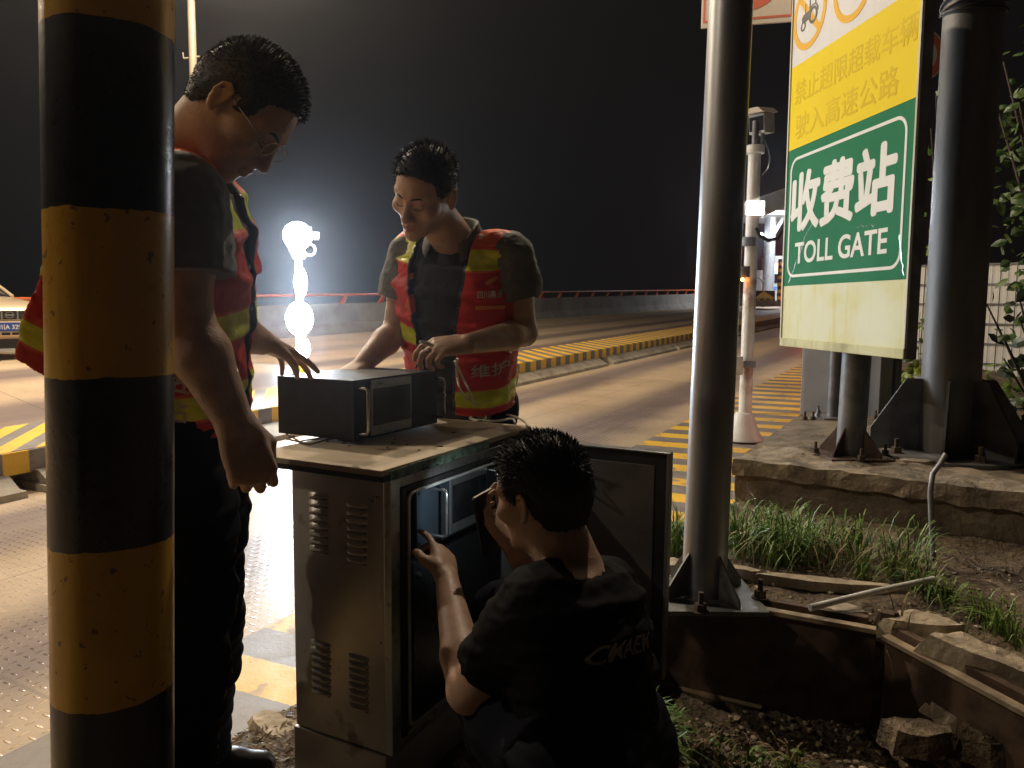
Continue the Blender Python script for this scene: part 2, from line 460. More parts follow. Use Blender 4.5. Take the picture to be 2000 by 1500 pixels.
# traffic island -------------------------------------------------------
t = thing('traffic_island', 'long low kerbed island painted with yellow and black stripes in the middle of the road', 'traffic island', W(8, -6.7))
U0, U1 = 0.2, 43
def lanebox(mb, u0, u1, v0, v1, z0, z1, v0t=None, v1t=None):
    v0t = v0 if v0t is None else v0t; v1t = v1 if v1t is None else v1t
    mb.hexa([W(u0, v0, z0), W(u1, v0, z0), W(u1, v1, z0), W(u0, v1, z0), W(u0, v0t, z1), W(u1, v0t, z1), W(u1, v1t, z1), W(u0, v1t, z1)])
mb = MB(); lanebox(mb, U0, U1, -7.28, -6.06, .13, .30); mb.build('kerb', MAT['isl_face'], t)
mb = MB(); lanebox(mb, U0+.01, U1-.01, -7.26, -6.085, .301, .305); mb.build('top_surface', MAT['isl_top'], t)
mb = MB(); us = [U0-.05, 3.0, 3.15, 6.4, 6.6, 9.75, 10.0, 13.8, 14.1, 18, 18.2, 22, 22.2, 43]
for a, b in zip(us[::2], us[1::2]):
    lanebox(mb, a, b, -7.4, -5.80, -.02, .05, -7.4, -5.82); lanebox(mb, a+.03, b-.03, -7.35, -5.83, .05, .145, -7.3, -5.99)
lanebox(mb, U0, U1, -7.28, -6.3, -.02, .13)
mb.build('concrete_footing', MAT['concrete'], t)

# parapet wall with orange rail ------------------------------------------
def wallv(u): return -18.5 + .9*max(0, (u-15)/40) + max(0, u-60)**2*.004
t = thing('barrier_wall', 'grey concrete parapet wall with an orange red pipe rail on top across the road', 'barrier', W(20, -18.5))
mb = MB(); uu = [-30, -20, -10, 0, 10, 15, 20, 25, 30, 35, 40, 45, 50, 55, 60, 65, 70, 75, 80, 90, 100]
WH = 1.02
for a, b in zip(uu, uu[1:]):
    va, vb = wallv(a), wallv(b)
    prof = [(.32, 0), (.30, .08), (.12, .35), (.08, WH), (-.12, WH), (-.12, 0)]
    for q in range(len(prof)):
        (o1, z1), (o2, z2) = prof[q], prof[(q+1) % len(prof)]
        mb.poly([W(a, va+o1, z1), W(b, vb+o1, z1), W(b, vb+o2, z2), W(a, va+o2, z2)][::-1])
mb.build('concrete_wall', MAT['concrete_wall'], t)
mb = MB(); mb.tube([W(a, wallv(a)-.02, WH+.30) for a in uu], .045, 8); mb.build('rail', MAT['orange'], t, smooth=True)
k = -24.0
while k < 74:
    v0 = wallv(k); mb = MB()
    p = [W(k, v0-.10, WH), W(k, v0+.06, WH), W(k, v0+.03, WH+.28), W(k, v0-.05, WH+.28)]
    mb.prism([W(k-.0, v0-.10, WH-.01), W(k+.25, v0-.10, WH-.01), W(k+.30, v0-.02, WH+.28), W(k+.2, v0-.02, WH+.28)], W(0, .09, 0)-W(0, 0, 0))
    mb.build('rail_post', MAT['orange'], t); k += 2.0
# ================================================================== street lamps (heads above the frame)
KL = 1.06
def street_lamp(label, base, hgt, head, power, r=.10, mat='cream', bracket=None, spot=170, color=SODIUM, aim=None):
    t = thing('street_lamp', label, 'street lamp', base, 'street lamps of the plaza' if mat == 'cream' else None)
    b = V(base); top = V((b.x, b.y, hgt)); hd = V(head)
    mb = MB(); mb.tube([b, b+V((0, 0, .02)), b+V((0, 0, .021)), b+V((0, 0, .3)), b+V((0, 0, .31)), top], [r*2, r*2, r*1.35, r*1.3, r, r*.75], 20); mb.build('pole', MAT[mat], t, smooth=True)
    mb = MB(); mid = (top+hd)/2+V((0, 0, .5)); mb.tube([top-V((0, 0, .3)), top+(mid-top)*.4, mid, hd+V((0, 0, .08))], .04, 10); mb.build('arm', MAT[mat], t, smooth=True)
    d = (hd-top); d.z = 0; d.normalize(); s = V((-d.y, d.x, 0))
    F = frame_of(hd, d, s); mb = MB(F)
    mb.hexa([(-.30, -.11, .0), (.30, -.11, 0), (.30, .11, 0), (-.30, .11, 0), (-.25, -.07, .12), (.22, -.07, .10), (.22, .07, .10), (-.25, .07, .12)])
    mb.build('lamp_head', MAT['galv'], t, bevel=.01)
    mb = MB(F); mb.box((-.2, -.08, -.02), (.22, .08, -.002)); mb.build('lamp_glass', MAT['lampglass'], t)
    if bracket:
        mb = MB(); mb.tube([bracket[0], bracket[1], bracket[2]], .022, 8); mb.build('bracket', MAT[mat], t)
    tgt = V(aim) if aim is not None else hd-V((0, 0, 5))
    lamp('SPOT', 'sodium_light', hd-V((0, 0, .06)), power*KL, color, .12, tgt, spot, .3, t)
    return t
MAT['lampglass'] = emis('lamp_glass_glow', SODIUM, 12)

pb = P(395, 700, 21.3)
pz = rz(pb.x, pb.y)
street_lamp('tall cream street lamp pole rising behind the head of the man at the left', (pb.x, pb.y, pz), 10.4,
            (pb.x+2.5, pb.y-3.5, 10.9), 3600, .125, 'cream', (P(357, 103, 21.3), P(359, 114, 21.3), P(390, 110, 21.3)))
street_lamp('cream street lamp far outside the picture to the left', (-19, 12, rz(-19, 12)), 9.5, (-17, 12, 9.9), 3000)
street_lamp('cream street lamp standing beside the road just outside the picture at the left', (-8.6, 9.8, rz(-8.6, 9.8)), 8.6, (-6.6, 9.6, 9.0), 3600)
street_lamp('cream street lamp left of the camera outside the picture', (-11, 1.0, 0), 8.0, (-9, 1.0, 8.4), 1050)

# ================================================================== yellow and black post in front
c = P(216, 700, 1.22); PR = .092
t = thing('striped_post', 'thick yellow and black banded steel post standing close in front at the left', 'post', (c.x-.01, c.y, gz(c.x, c.y)))
m = MT('striped_post_paint', .28, 0, (.5, .3, .03)); x, y, z = m.pos()
n = m.noise(6, 6); n2 = m.noise(48, 4); strk = m.noise(1, 5, m.vec(x*26, y*26, z*2.2))
zz = z + (n-.5)*.010 + (strk-.5)*.012
m_b = [P(212, yy, c.y-PR*.8).z for yy in (36, 408, 738, 1076, 1384)]
band = (zz < m_b[0])*(zz > m_b[1]) + (zz < m_b[2])*(zz > m_b[3]) + (zz < m_b[4])
yel = m.mix(n.smooth(.3, .7), (.50, .27, .025), (.60, .34, .035)); yel = m.mix(n2.smooth(.64, .67, 0, .85), yel, (.10, .055, .025))
drip = strk.smooth(.60, .68, 0, .35); yel = m.mix(drip, yel, (.22, .12, .03))
blk = m.mix(n.smooth(.3, .7), (.012, .012, .018), (.03, .03, .04))
m.color(m.mix(band, yel, blk)); m.rough(n*.25+.14+n2*.08); m.bump(n2*.4+strk*.6+n, .0012)
MAT['post'] = m.m
a1 = P(212, 0, 1.22); a2 = P(224, 1500, 1.22); dv = (a1-a2)/(a1.z-a2.z)
base = a2+dv*(gz(c.x, c.y)-a2.z); tp = a2+dv*(2.6-a2.z)
mb = MB(); mb.tube([base, tp], PR, 64); mb.build('post_tube', MAT['post'], t, smooth=True)
mb = MB(); mb.cyl(base-V((0, 0, .02)), base+V((0, 0, .015)), PR*1.7); mb.build('base_plate', MAT['galv_dark'], t, smooth=True)
mb = MB(); mb.cyl(tp, tp+V((0, 0, .02)), PR*1.03, n=48); mb.build('cap', MAT['post'], t, smooth=True)

# ================================================================== bolt helper
def bolts(mb, cx, cy, z, rr, n, h=.07, r=.012, a0=.4):
    for k in range(n):
        a = a0+2*math.pi*k/n; p = V((cx+rr*math.cos(a), cy+rr*math.sin(a), z))
        mb.cyl(p, p+V((0, 0, h)), r*.8, n=8); mb.cyl(p+V((0, 0, .003)), p+V((0, 0, h*.42)), r*1.7, n=6); mb.cyl(p+V((0, 0, .0)), p+V((0, 0, .004)), r*2.5, n=12)

# ================================================================== tall galvanised lamp post with arm (lights the lane)
b0 = G(1374, 1158, .37); pr_ = .0875
tp = P(1428, 0, b0.y+.05); dirv = (tp-b0); top = b0+dirv*(8.0/dirv.z)
t = thing('steel_pole', 'tall plain grey galvanised pole between the open cabinet door and the green sign', 'pole', b0)
m = MT('galvanised_pole', .33, .8, (.34, .35, .37)); x, y, z = m.pos(); n = m.noise(1, 6, m.vec(x*5, y*5, z*1.1)); n2 = m.noise(60, 3)
m.color(m.mix(n.smooth(.3, .7), (.27, .28, .30), (.38, .39, .41))); m.rough(n*.2+.27+n2*.06); m.bump(n2, .0004); MAT['pole'] = m.m
mb = MB(); mb.tube([b0, top], [pr_, pr_*.80], 14); mb.build('pole_shaft', MAT['pole'], t, smooth=True)
mb = MB(); mb.box((b0.x-.2, b0.y-.2, b0.z-.015), (b0.x+.2, b0.y+.2, b0.z+.004)); mb.build('base_plate', MAT['galv_dark'], t, bevel=.003)
for k in range(4):
    a = R(28+90*k); d = V((math.cos(a), math.sin(a), 0)); s = V((-d.y, d.x, 0))*.004
    mb = MB(); q = b0+V((0, 0, .006)); mb.prism([q+d*pr_*.85-s, q+d*.20-s, q+d*.195+V((0, 0, .03))-s, q+d*pr_*.95+V((0, 0, .17))-s], s*2); mb.build('gusset', MAT['galv_dark'], t)
for k in range(4):
    mb = MB(); bolts(mb, b0.x, b0.y, b0.z+.006, .215, 1, .075, .013, R(-17+90*k)); mb.build('anchor_bolt', MAT['rust'], t, smooth=True)
hd = V((1.4, 7.6, 8.9))
mb = MB(); mb.tube([top-V((0, 0, .4)), top+V((.1, 1.2, .5)), top+V((.3, 3, .9)), hd+V((0, 0, .1))], .045, 10); mb.build('arm', MAT['galv'], t, smooth=True)
F = frame_of(hd, (0, 1, 0), (1, 0, 0)); mb = MB(F); mb.box((-.3, -.12, 0), (.3, .12, .1)); mb.build('lamp_head', MAT['galv'], t, bevel=.02)
lamp('SPOT', 'sodium_light', hd-V((0, 0, .08)), 3700*KL, SODIUM, .12, hd-V((0, 0, 5)), 172, .3, t)

# ================================================================== camera post with white LED lamps on the island
MAT['led'] = emis('led_lamp_face', (.80, .90, 1.0), 260)
MAT['lens'] = MT('lens_glass', .08, 0, (.02, .02, .03)).m
LP = W(6.5, -6.6, .30)
t = thing('camera_post', 'white post on the island with bright white LED lamps and a camera head on top', 'camera post', LP)
tp = P(583, 497, LP.y)
mb = MB(); mb.tube([LP, LP+V((0, 0, .02)), LP+V((0, 0, .021)), LP+V((0, 0, .5)), V((tp.x, tp.y, tp.z))], [.12, .12, .062, .058, .048], 20); mb.build('pole', MAT['whitep'], t, smooth=True)
mb = MB(); mb.cyl(LP+V((0, 0, .03)), P(590, 700, LP.y), .064, .062); mb.build('yellow_sleeve', basic('yellow_sleeve_paint', YEL, .5, 0, .1, 5), t, smooth=True)
hc = P(583, 472, LP.y)
toC = (CAM_O-hc); toC.z = 0; toC.normalize(); sd = V((-toC.y, toC.x, 0))   # sd: to the right seen from camera? flip below
if sd.x < 0: sd = -sd
F = frame_of(hc, sd, toC)                     # local x right, y towards camera, z = x cross y
up = V((0, 0, 1))
def lbox(mb, o, x0, x1, y0, y1, z0, z1):
    P8 = []
    for zz_ in (z0, z1):
        for (a, b) in ((x0, y0), (x1, y0), (x1, y1), (x0, y1)): P8.append(o+sd*a+toC*b+up*zz_)
    mb.hexa(P8)
mb = MB(); mb.hexa([hc+sd*a+toC*b+up*zz_ for zz_, k in ((-.20, .45), (-.02, 1)) for a, b in ((-.15*k, -.10), (.15*k, -.10), (.15*k, .12), (-.15*k, .12))])
lbox(mb, hc, -.15, .15, -.10, .12, -.02, .17); mb.build('camera_housing', MAT['whitep'], t, bevel=.012)
mb = MB(); lbox(mb, hc, .15, .23, -.10, .20, .03, .10); mb.build('sun_shield', MAT['whitep'], t, bevel=.004)
mb = MB(); mb.ring(hc+sd*.12+up*(-.10)+toC*.14, sd, up, .048, .075, .05, 24); mb.build('lens_ring', MAT['whitep'], t)
mb = MB(); mb.cyl(hc+sd*.12+up*(-.10)+toC*.12, hc+sd*.12+up*(-.10)+toC*.135, .05); mb.build('lens', MAT['lens'], t)
def led(px, py, r, power, name='led_lamp', dd=0.0, tall=1.0):
    c = P(px, py, LP.y)+toC*dd; q = c+toC*.10
    Ft = Matrix.Translation(q) @ Matrix.Diagonal((1, 1, tall, 1)); z0_ = V((0, 0, 0))
    mb = MB(Ft); mb.tube([z0_-toC*.07, z0_-toC*.03, z0_-toC*.004], [r*.5, r*.95, r*.99], 20); o = mb.build(name, MAT['whitep'], t, smooth=True)
    mb = MB(Ft); mb.tube([z0_-toC*.003, z0_+toC*.02, z0_+toC*.034], [r, r*.9, r*.55], 24); e = mb.build('led_face', MAT['led'], o)
    lamp('SPOT', 'led_light', q+toC*.03, power, LEDC, r*.8, q+toC*3+V((0, 0, .10)), 60, 1.0, o)
led(581, 464, .155, 330, dd=.14); led(587, 552, .070, 120, tall=2.5); led(585, 622, .150, 340, tall=1.3); led(592, 680, .080, 90, tall=1.5)  # lamp faces enlarged and stretched to stand for their glare

# ================================================================== white camera pole on the right
WP = GR(1451, 862, 0); WP.z += .02
t = thing('surveillance_camera_pole', 'slim white rust-stained pole with two cameras and a bright lamp, left of the green sign', 'camera pole', WP)
tp = P(1474, 300, WP.y)
m = MT('white_pole_paint', .38, 0, (.7, .7, .66)); x, y, z = m.pos(); n = m.noise(7, 6); z1 = P(1450, 705, WP.y).z; z2 = P(1450, 545, WP.y).z
ru = ((z-z1+.02).smooth(-.45, 0)*(z < z1-.01)).max((z-z2).smooth(-.5, 0)*(z < z2+.03))*n.smooth(.42, .6)
m.color(m.mix(ru*.8, m.mix(n.smooth(.3, .8), (.74, .73, .68), (.60, .57, .52)), (.26, .12, .05))); m.rough(n*.3+.25); MAT['wpole'] = m.m
mb = MB(); mb.tube([WP, WP+V((0, 0, .02)), WP+V((0, 0, .10)), WP+V((.004, 0, .26)), V((WP.x+.01, WP.y, WP.z+.27)), tp], [.19, .185, .14, .085, .062, .058], 24); mb.build('pole', MAT['wpole'], t, smooth=True)
def near(px, py, dd=0.0): return P(px, py, WP.y+dd)
mb = MB(); q = near(1453, 531); mb.cyl(q-V((0, 0, .05)), q+V((0, 0, .05)), .068); mb.build('clamp_ring', MAT['galv_dark'], t, smooth=True)
q = near(1444, 714, -.07); mb = MB(); mb.box((q.x-.045, q.y-.03, q.z-.09), (q.x+.03, q.y+.03, q.z+.09)); mb.build('junction_box', MAT['whitep'], t, bevel=.006)
q = near(1464, 712, -.06); mb = MB(); mb.box((q.x-.07, q.y-.02, q.z-.03), (q.x+.06, q.y+.0, q.z+.035)); mb.build('clamp', MAT['galv'], t, bevel=.008)
# surveillance camera at the top
q = near(1480, 240); MAT['camhouse'] = basic('camera_housing_paint', (.42, .42, .38), .45, 0, .12, 9)
mb = MB(); mb.cyl(tp, tp+V((0, 0, .07)), .09, .09); mb.build('top_flange', MAT['whitep'], t, smooth=True)
mb = MB(); mb.cyl(tp+V((0, 0, .07)), tp+V((0, 0, .30)), .03); mb.cyl(tp+V((.07, 0, .05)), tp+V((.07, 0, .34)), .018); mb.build('mount', MAT['galv_dark'], t, smooth=True)
cf = V((-.78, -.62, -.12)).normalized(); cs = V((cf.y, -cf.x, 0)).normalized()
if cs.x < 0: cs = -cs
F = frame_of(q, cs, -cf); 
mb = MB(F); mb.box((-.085, -.02, -.10), (.085, .15, .08)); mb.build('camera_body', MAT['camhouse'], t, bevel=.008)
mb = MB(F); mb.hexa([(-.11, -.07, .085), (.11, -.07, .085), (.11, .18, .085), (-.11, .18, .085), (-.05, -.07, .135), (.05, -.07, .135), (.05, .18, .135), (-.05, .18, .135)]); mb.build('rain_cover', MAT['cream'], t, bevel=.004)
mb = MB(F); mb.box((-.075, -.026, -.075), (.075, -.0205, .055)); mb.build('camera_window', MAT['lens'], t)
# second camera / lamp
q = near(1478, 405, -.05); e = near(1536, 385, .25)
ax = (e-q).normalized(); F = frame_of(q, ax, V((0, 1, 0)))
mb = MB(F); L_ = (e-q).length
mb.hexa([(-.02, -.09, -.10), (L_+.1, -.09, -.08), (L_+.1, .09, -.08), (-.02, .09, -.10), (-.06, -.10, .08), (L_+.1, -.10, .085), (L_+.1, .10, .085), (-.06, .10, .08)]); mb.build('camera_body', MAT['whitep'], t, bevel=.008)
mb = MB(); q3 = near(1474, 407, -.2); F3 = frame_of(q3, (1, 0, 0), (0, 0, 1)); mb = MB(F3); mb.box((-.09, -.07, -.015), (.09, .07, .02)); o = mb.build('led_lamp', MAT['whitep'], t, bevel=.008)
mb = MB(F3); mb.box((-.075, -.055, .021), (.075, .055, .026)); mb.build('led_face', MAT['led'], o)
lamp('POINT', 'led_light', q3+V((0, -.12, 0)), 26, LEDC, .05, parent=o)
mb = MB(); pth = [near(a, b, -.05) for a, b in ((1476, 445), (1484, 460), (1500, 470), (1518, 466), (1530, 448), (1536, 420))]; mb.tube(pth, .018, 8); mb.build('cable', MAT['blackrub'], t, smooth=True)
mb = MB(); pth = [near(a, b, -.02) for a, b in ((1492, 272), (1500, 290), (1505, 310), (1500, 330), (1488, 342))]; mb.tube(pth, .008, 6); mb.build('wire', MAT['galv'], t, smooth=True)
mb = MB(); q = near(1462, 470, -.06); mb.cyl(q-V((0, 0, .05)), q+V((0, 0, .03)), .064); mb.build('strap', MAT['galv_dark'], t, smooth=True)
q = near(1450, 546, -.075); mb = MB(); mb.ball(q, .016, 10); mb.build('indicator_lamp', emis('amber_indicator', (1, .32, .04), 40), t, smooth=True)

# ================================================================== concrete block with anchor plates
BT = .60
c1 = G(1438, 897, BT); c2 = G(1560, 812, BT); e1 = (G(1830, 945, BT)-c1); e1.z = 0; e1.normalize(); c3 = c1+e1*4.2; bk = (c2-c1); bk.z = 0
c4 = c3+bk*1.25; c5 = c1+bk*1.25
t = thing('concrete_block', 'large rough concrete foundation block carrying the sign post and the thick column', 'concrete block', (c1.x, c1.y, 0))
def rough_block(c, mat, parent, name, z0, z1, amp=.012, step=.09, seed=3):
    bm = bmesh.new(); vs = [bm.verts.new((p.x, p.y, z)) for z in (z0, z1) for p in c]
    n = len(c); bm.faces.new(vs[:n][::-1]); bm.faces.new(vs[n:])
    for k in range(n): bm.faces.new((vs[k], vs[(k+1) % n], vs[n+(k+1) % n], vs[n+k]))
    for it in range(7):
        ed = [e for e in bm.edges if e.calc_length() > step]
        if not ed: break
        bmesh.ops.subdivide_edges(bm, edges=ed, cuts=1, use_grid_fill=True)
    rn = random.Random(seed)
    bm.normal_update()
    for v in bm.verts:
        k = float(gnoise(v.co.x*1.5+v.co.z, v.co.y*1.5-v.co.z, 4)); v.co += v.normal*amp*k+V((rn.uniform(-1, 1), rn.uniform(-1, 1), rn.uniform(-1, 1)))*amp*.3
    bmesh.ops.triangulate(bm, faces=bm.faces)
    vv_ = [v.co[:] for v in bm.verts]; f_ = [[v.index for v in f.verts] for f in bm.faces]; bm.free()
    return mesh_obj(name, vv_, f_, mat, parent)
rough_block([c1, c3, c4, c5], basic('block_concrete', (.17, .135, .095), .9, 0, .3, 5, .01, 35, (.09, .07, .05), .8), t, 'block', -.1, BT, .014)
fr = V((-e1.y, e1.x, 0)); fr = -fr if fr.y > 0 else fr; sd0 = (c1-c2); sd0.z = 0; sd0.normalize()
rough_block([c1+fr*.035, c3+fr*.035, c3-fr*.5, c1-fr*.5], basic('lip_concrete', (.24, .195, .14), .9, 0, .35, 8, .012, 40, (.06, .045, .03), .8), t, 'edge_lip', BT-.085, BT+.012, .020, .07, 8)

# ================================================================== toll gate sign on its post
DR = 3.9
sR = P(1768, 702, DR); sRt = P(1800, 0, DR)
wd = V((-.11, .994, 0)).normalized()                    # from right edge to left edge
WS = DR*.354/.994*1.0
zb = sR.z; ztop = zb+2.35
org = V((sR.x, DR, 0))                                  # foot of right edge
lean = (sRt.x-sR.x)/(sRt.z-sR.z)
def SP(a, z, out=0.0):                                   # a metres from the LEFT edge, height z, out of the face
    n = V((-wd.y, wd.x, 0)); n = n if n.x < 0 else -n
    return V((org.x, org.y, 0))+wd*(WS-a)+n*out+V((lean*(z-zb)*.4, 0, z))
nS = (SP(0, 1, 1)-SP(0, 1, 0)).normalized()
t = thing('toll_gate_sign', 'large green and yellow road sign reading TOLL GATE on a grey post', 'sign', (SP(WS*.5, 0).x, SP(WS*.5, 0).y, BT))
def slab(name, a0, a1, z0, z1, o0, o1, mat, par=None, bevel=0):
    mb = MB(); mb.hexa([SP(a0, z0, o0), SP(a1, z0, o0), SP(a1, z0, o1), SP(a0, z0, o1), SP(a0, z1, o0), SP(a1, z1, o0), SP(a1, z1, o1), SP(a0, z1, o1)])
    return mb.build(name, mat, par or t, bevel=bevel)
def signmat(name, c, dirt, amt, rough=.35):
    m = MT(name, rough, 0, c); x, y, z = m.pos(); n = m.noise(2.2, 6); n2 = m.noise(1, 5, m.vec(x*14, y*14, z*2)); n3 = m.noise(160, 2)
    k = m.mix(n.smooth(.45, .75, 0, amt), c, dirt); k = m.mix(n2.smooth(.5, .75, 0, amt*.7), k, dirt); m.color(k)
    m.rough(n*.25+rough); m.b.inputs['Specular IOR Level'].default_value = .12; m.bump(n3*.5+n*.8, .0012); return m.m
Fs = lambda a, z, out: Matrix(((-wd.x, 0, nS.x, SP(a, z, out).x), (-wd.y, 0, nS.y, SP(a, z, out).y), (0, 1, nS.z, z), (0, 0, 0, 1)))
gy = zb + (P(1790, 187, DR).z-zb)        # green / yellow line
yw = zb + (P(1800, -35, DR).z-zb)        # yellow / white line
gl = P(1770, 545, DR).z                   # foot of green
slab('sign_box', 0, WS, zb, ztop, -.062, -.004, MAT['galv_dark'], None, .004)
slab('lower_field', .012, WS-.012, zb+.055, gl, -.004, .002, signmat('faded_lower_film', (.56, .58, .40), (.50, .46, .07), .85, .3))
slab('green_field', .012, WS-.004, gl, gy, -.004, .003, signmat('green_sign_film', (.0005, .150, .055), (.003, .10, .045), .35, .5))
slab('yellow_field', .012, WS-.012, gy, yw, -.004, .003, signmat('yellow_sign_film', (.74, .57, .002), (.68, .50, .002), .4, .4))
slab('white_field', .012, WS-.012, yw, ztop-.01, -.004, .003, signmat('white_sign_film', (.66, .66, .66), (.50, .49, .45), .5, .35))
EDGE = signmat('sign_edging', (.55, .56, .50), (.30, .28, .12), .6)
slab('bottom_rim', 0, WS, zb, zb+.055, -.004, .012, signmat('mossy_rim', (.50, .50, .28), (.16, .13, .04), .8), None, .004)
slab('side_rim', WS-.012, WS+.002, zb+.055, ztop, -.004, .010, EDGE); slab('side_rim', -.002, .012, zb+.055, ztop, -.004, .010, EDGE)
LETTER = signmat('sign_lettering', (.70, .72, .70), (.5, .52, .5), .3, .4)
# rounded white border on the green field
def rborder(a0, a1, z0, z1, r, th, mat, name='border'):
    cs_ = []
    for (cx, cz, s0) in ((a1-r, z1-r, 0), (a0+r, z1-r, 90), (a0+r, z0+r, 180), (a1-r, z0+r, 270)):
        for k in range(7): a = R(s0+15*k); cs_.append((cx, cz, math.cos(a), math.sin(a)))
    mb = MB(); n = len(cs_); q = [(SP(cx+ca*r, cz+sa*r, .0045), SP(cx+ca*(r-th), cz+sa*(r-th), .0045), SP(cx+ca*r, cz+sa*r, .003), SP(cx+ca*(r-th), cz+sa*(r-th), .003)) for cx, cz, ca, sa in cs_]
    for k in range(n):
        A, B = q[k], q[(k+1) % n]; mb.poly([A[0], A[1], B[1], B[0]]); mb.poly([A[2], A[0], B[0], B[2]]); mb.poly([A[1], A[3], B[3], B[1]])
    return mb.build(name, mat, t)
mg = .055
rborder(mg, WS-.075, gl+.055, gy-.06, .09, .018, LETTER)
gh = gy-gl
text_obj('lettering', '收费站', gh*.40, Fs(WS*.475, gl+gh*.605, .003), LETTER, t, width=WS*.82, bold=.034)
text_obj('lettering', 'TOLL GATE', gh*.155, Fs(WS*.485, gl+gh*.235, .003), LETTER, t, width=WS*.74, bold=.018)
FAD = signmat('faded_lettering', (.60, .43, .001), (.70, .52, .002), .5, .4)
yh = yw-gy
text_obj('faded_lettering', '禁止超限超载车辆', yh*.27, Fs(WS*.515, gy+yh*.66, .003), FAD, t, width=WS*.92, bold=.012, thick=.0008)
text_obj('faded_lettering', '驶入高速公路', yh*.29, Fs(WS*.475, gy+yh*.25, .003), FAD, t, width=WS*.80, bold=.012, thick=.0008)
ORG = signmat('orange_ring_film', (.72, .40, .03), (.6, .35, .05), .3, .4); BLK = MAT['black']
for ca, cz in ((WS*.165, yw+.275), (WS*.53, yw+.265), (WS*.86, yw+.27)):
    mb = MB(); mb.ring(SP(ca, cz, .003), -wd, (0, 0, 1), .175, .215, .0015, 48); mb.build('prohibition_ring', ORG, t)
    mb = MB(Fs(ca, cz, .003)); s2 = .7071
    mb.hexa([(-.145, .115, 0), (.115, -.145, 0), (.145, -.115, 0), (-.115, .145, 0), (-.145, .115, .001), (.115, -.145, .001), (.145, -.115, .001), (-.115, .145, .001)]); mb.build('prohibition_bar', ORG, t)
def tractor(ca, cz, k=1.0):
    F = Fs(ca, cz, .0042) @ Matrix.Diagonal((k, k, 1, 1)); mb = MB(F); e_ = (0, 0, .0012)
    mb.prism([(-.09, -.045, 0), (.02, -.045, 0), (.02, .01, 0), (-.075, .005, 0), (-.095, -.01, 0)], e_)
    for p in ([(0, .01, 0), (.012, .01, 0), (.012, .1, 0), (0, .1, 0)], [(.0, .09, 0), (.085, .09, 0), (.085, .102, 0), (.0, .102, 0)], [(.07, .02, 0), (.082, .02, 0), (.082, .095, 0), (.07, .095, 0)],
              [(-.055, .005, 0), (-.048, .005, 0), (-.048, .065, 0), (-.055, .065, 0)]): mb.prism(p, e_)
    mb.ring(F @ V((.055, -.035, 0)) if False else V((0, 0, 0)), (1, 0, 0), (0, 1, 0), 0.0001, .0001, 0, 3)
    mb2 = mb; 
    for (x_, y_, r1, r0) in ((.05, -.035, .052, .034), (-.075, -.065, .03, .02)):
        mb2.ring((x_, y_, .0), (1, 0, 0), (0, 1, 0), r0, r1, .0014, 28)
    mb2.ring((.05, -.035, 0), (1, 0, 0), (0, 1, 0), .058, .066, .0014, 20, R(10), R(150))
    mb2.build('tractor_pictogram', BLK, t)
tractor(WS*.165, yw+.285)
# scratches of torn film at the lower corners
rn = random.Random(5); TORN = MT('torn_film_edges', .12, .6, (.8, .85, .85)).m
for a0, z0, a1, z1 in ((WS*.06, gl+.02, WS*.20, gl+gh*.30), (WS*.20, gl+gh*.32, WS*.28, gl+gh*.45), (WS*.62, gl+gh*.35, WS*.78, gl+gh*.33), (WS*.965, gl+.02, WS*.93, gl+gh*.25)):
    mb = MB(); n = 14; pr0 = None
    for k in range(n):
        f = k/(n-1); a = a0+(a1-a0)*f+rn.uniform(-.008, .008); z = z0+(z1-z0)*f+rn.uniform(-.008, .008); w_ = rn.uniform(.001, .005)
        cur = (SP(a-w_, z, .0048), SP(a+w_, z, .0048))
        if pr0: mb.poly([pr0[0], pr0[1], cur[1], cur[0]])
        pr0 = cur
    mb.build('torn_film', TORN, t)
pb = G(1660, 893, BT)
mb = MB(); ptop = V((pb.x+.04, pb.y, ztop-.1)); mb.tube([pb, ptop], .083, 28); mb.build('post', MAT['galv_dark'], t, smooth=True)
mb = MB(); mb.box((pb.x-.19, pb.y-.19, BT-.01), (pb.x+.19, pb.y+.19, BT+.022)); mb.build('base_plate', MAT['rust'], t, bevel=.003)
for k in range(4):
    a = R(38+90*k); d = V((math.cos(a), math.sin(a), 0)); s_ = V((-d.y, d.x, 0))*.004; q = pb+V((0, 0, .022))
    mb = MB(); mb.prism([q+d*.08-s_, q+d*.20-s_, q+d*.195+V((0, 0, .025))-s_, q+d*.08+V((0, 0, .17))-s_], s_*2); mb.build('gusset', MAT['rust'], t)
    mb = MB(); bolts(mb, pb.x, pb.y, BT+.022, .205, 1, .07, .012, R(83+90*k)); mb.build('anchor_bolt', MAT['rust'], t, smooth=True)
for z in (.35, 1.5, 2.1):
    mb = MB(); q = SP(WS*.5, zb+z*.8, -.07); mb.hexa([SP(WS*.15, zb+z*.8-.03, -.085), SP(WS*.85, zb+z*.8-.03, -.085), SP(WS*.85, zb+z*.8-.03, -.063), SP(WS*.15, zb+z*.8-.03, -.063), SP(WS*.15, zb+z*.8+.03, -.085), SP(WS*.85, zb+z*.8+.03, -.085), SP(WS*.85, zb+z*.8+.03, -.063), SP(WS*.15, zb+z*.8+.03, -.063)]); mb.build('mounting_rail', MAT['galv'], t)

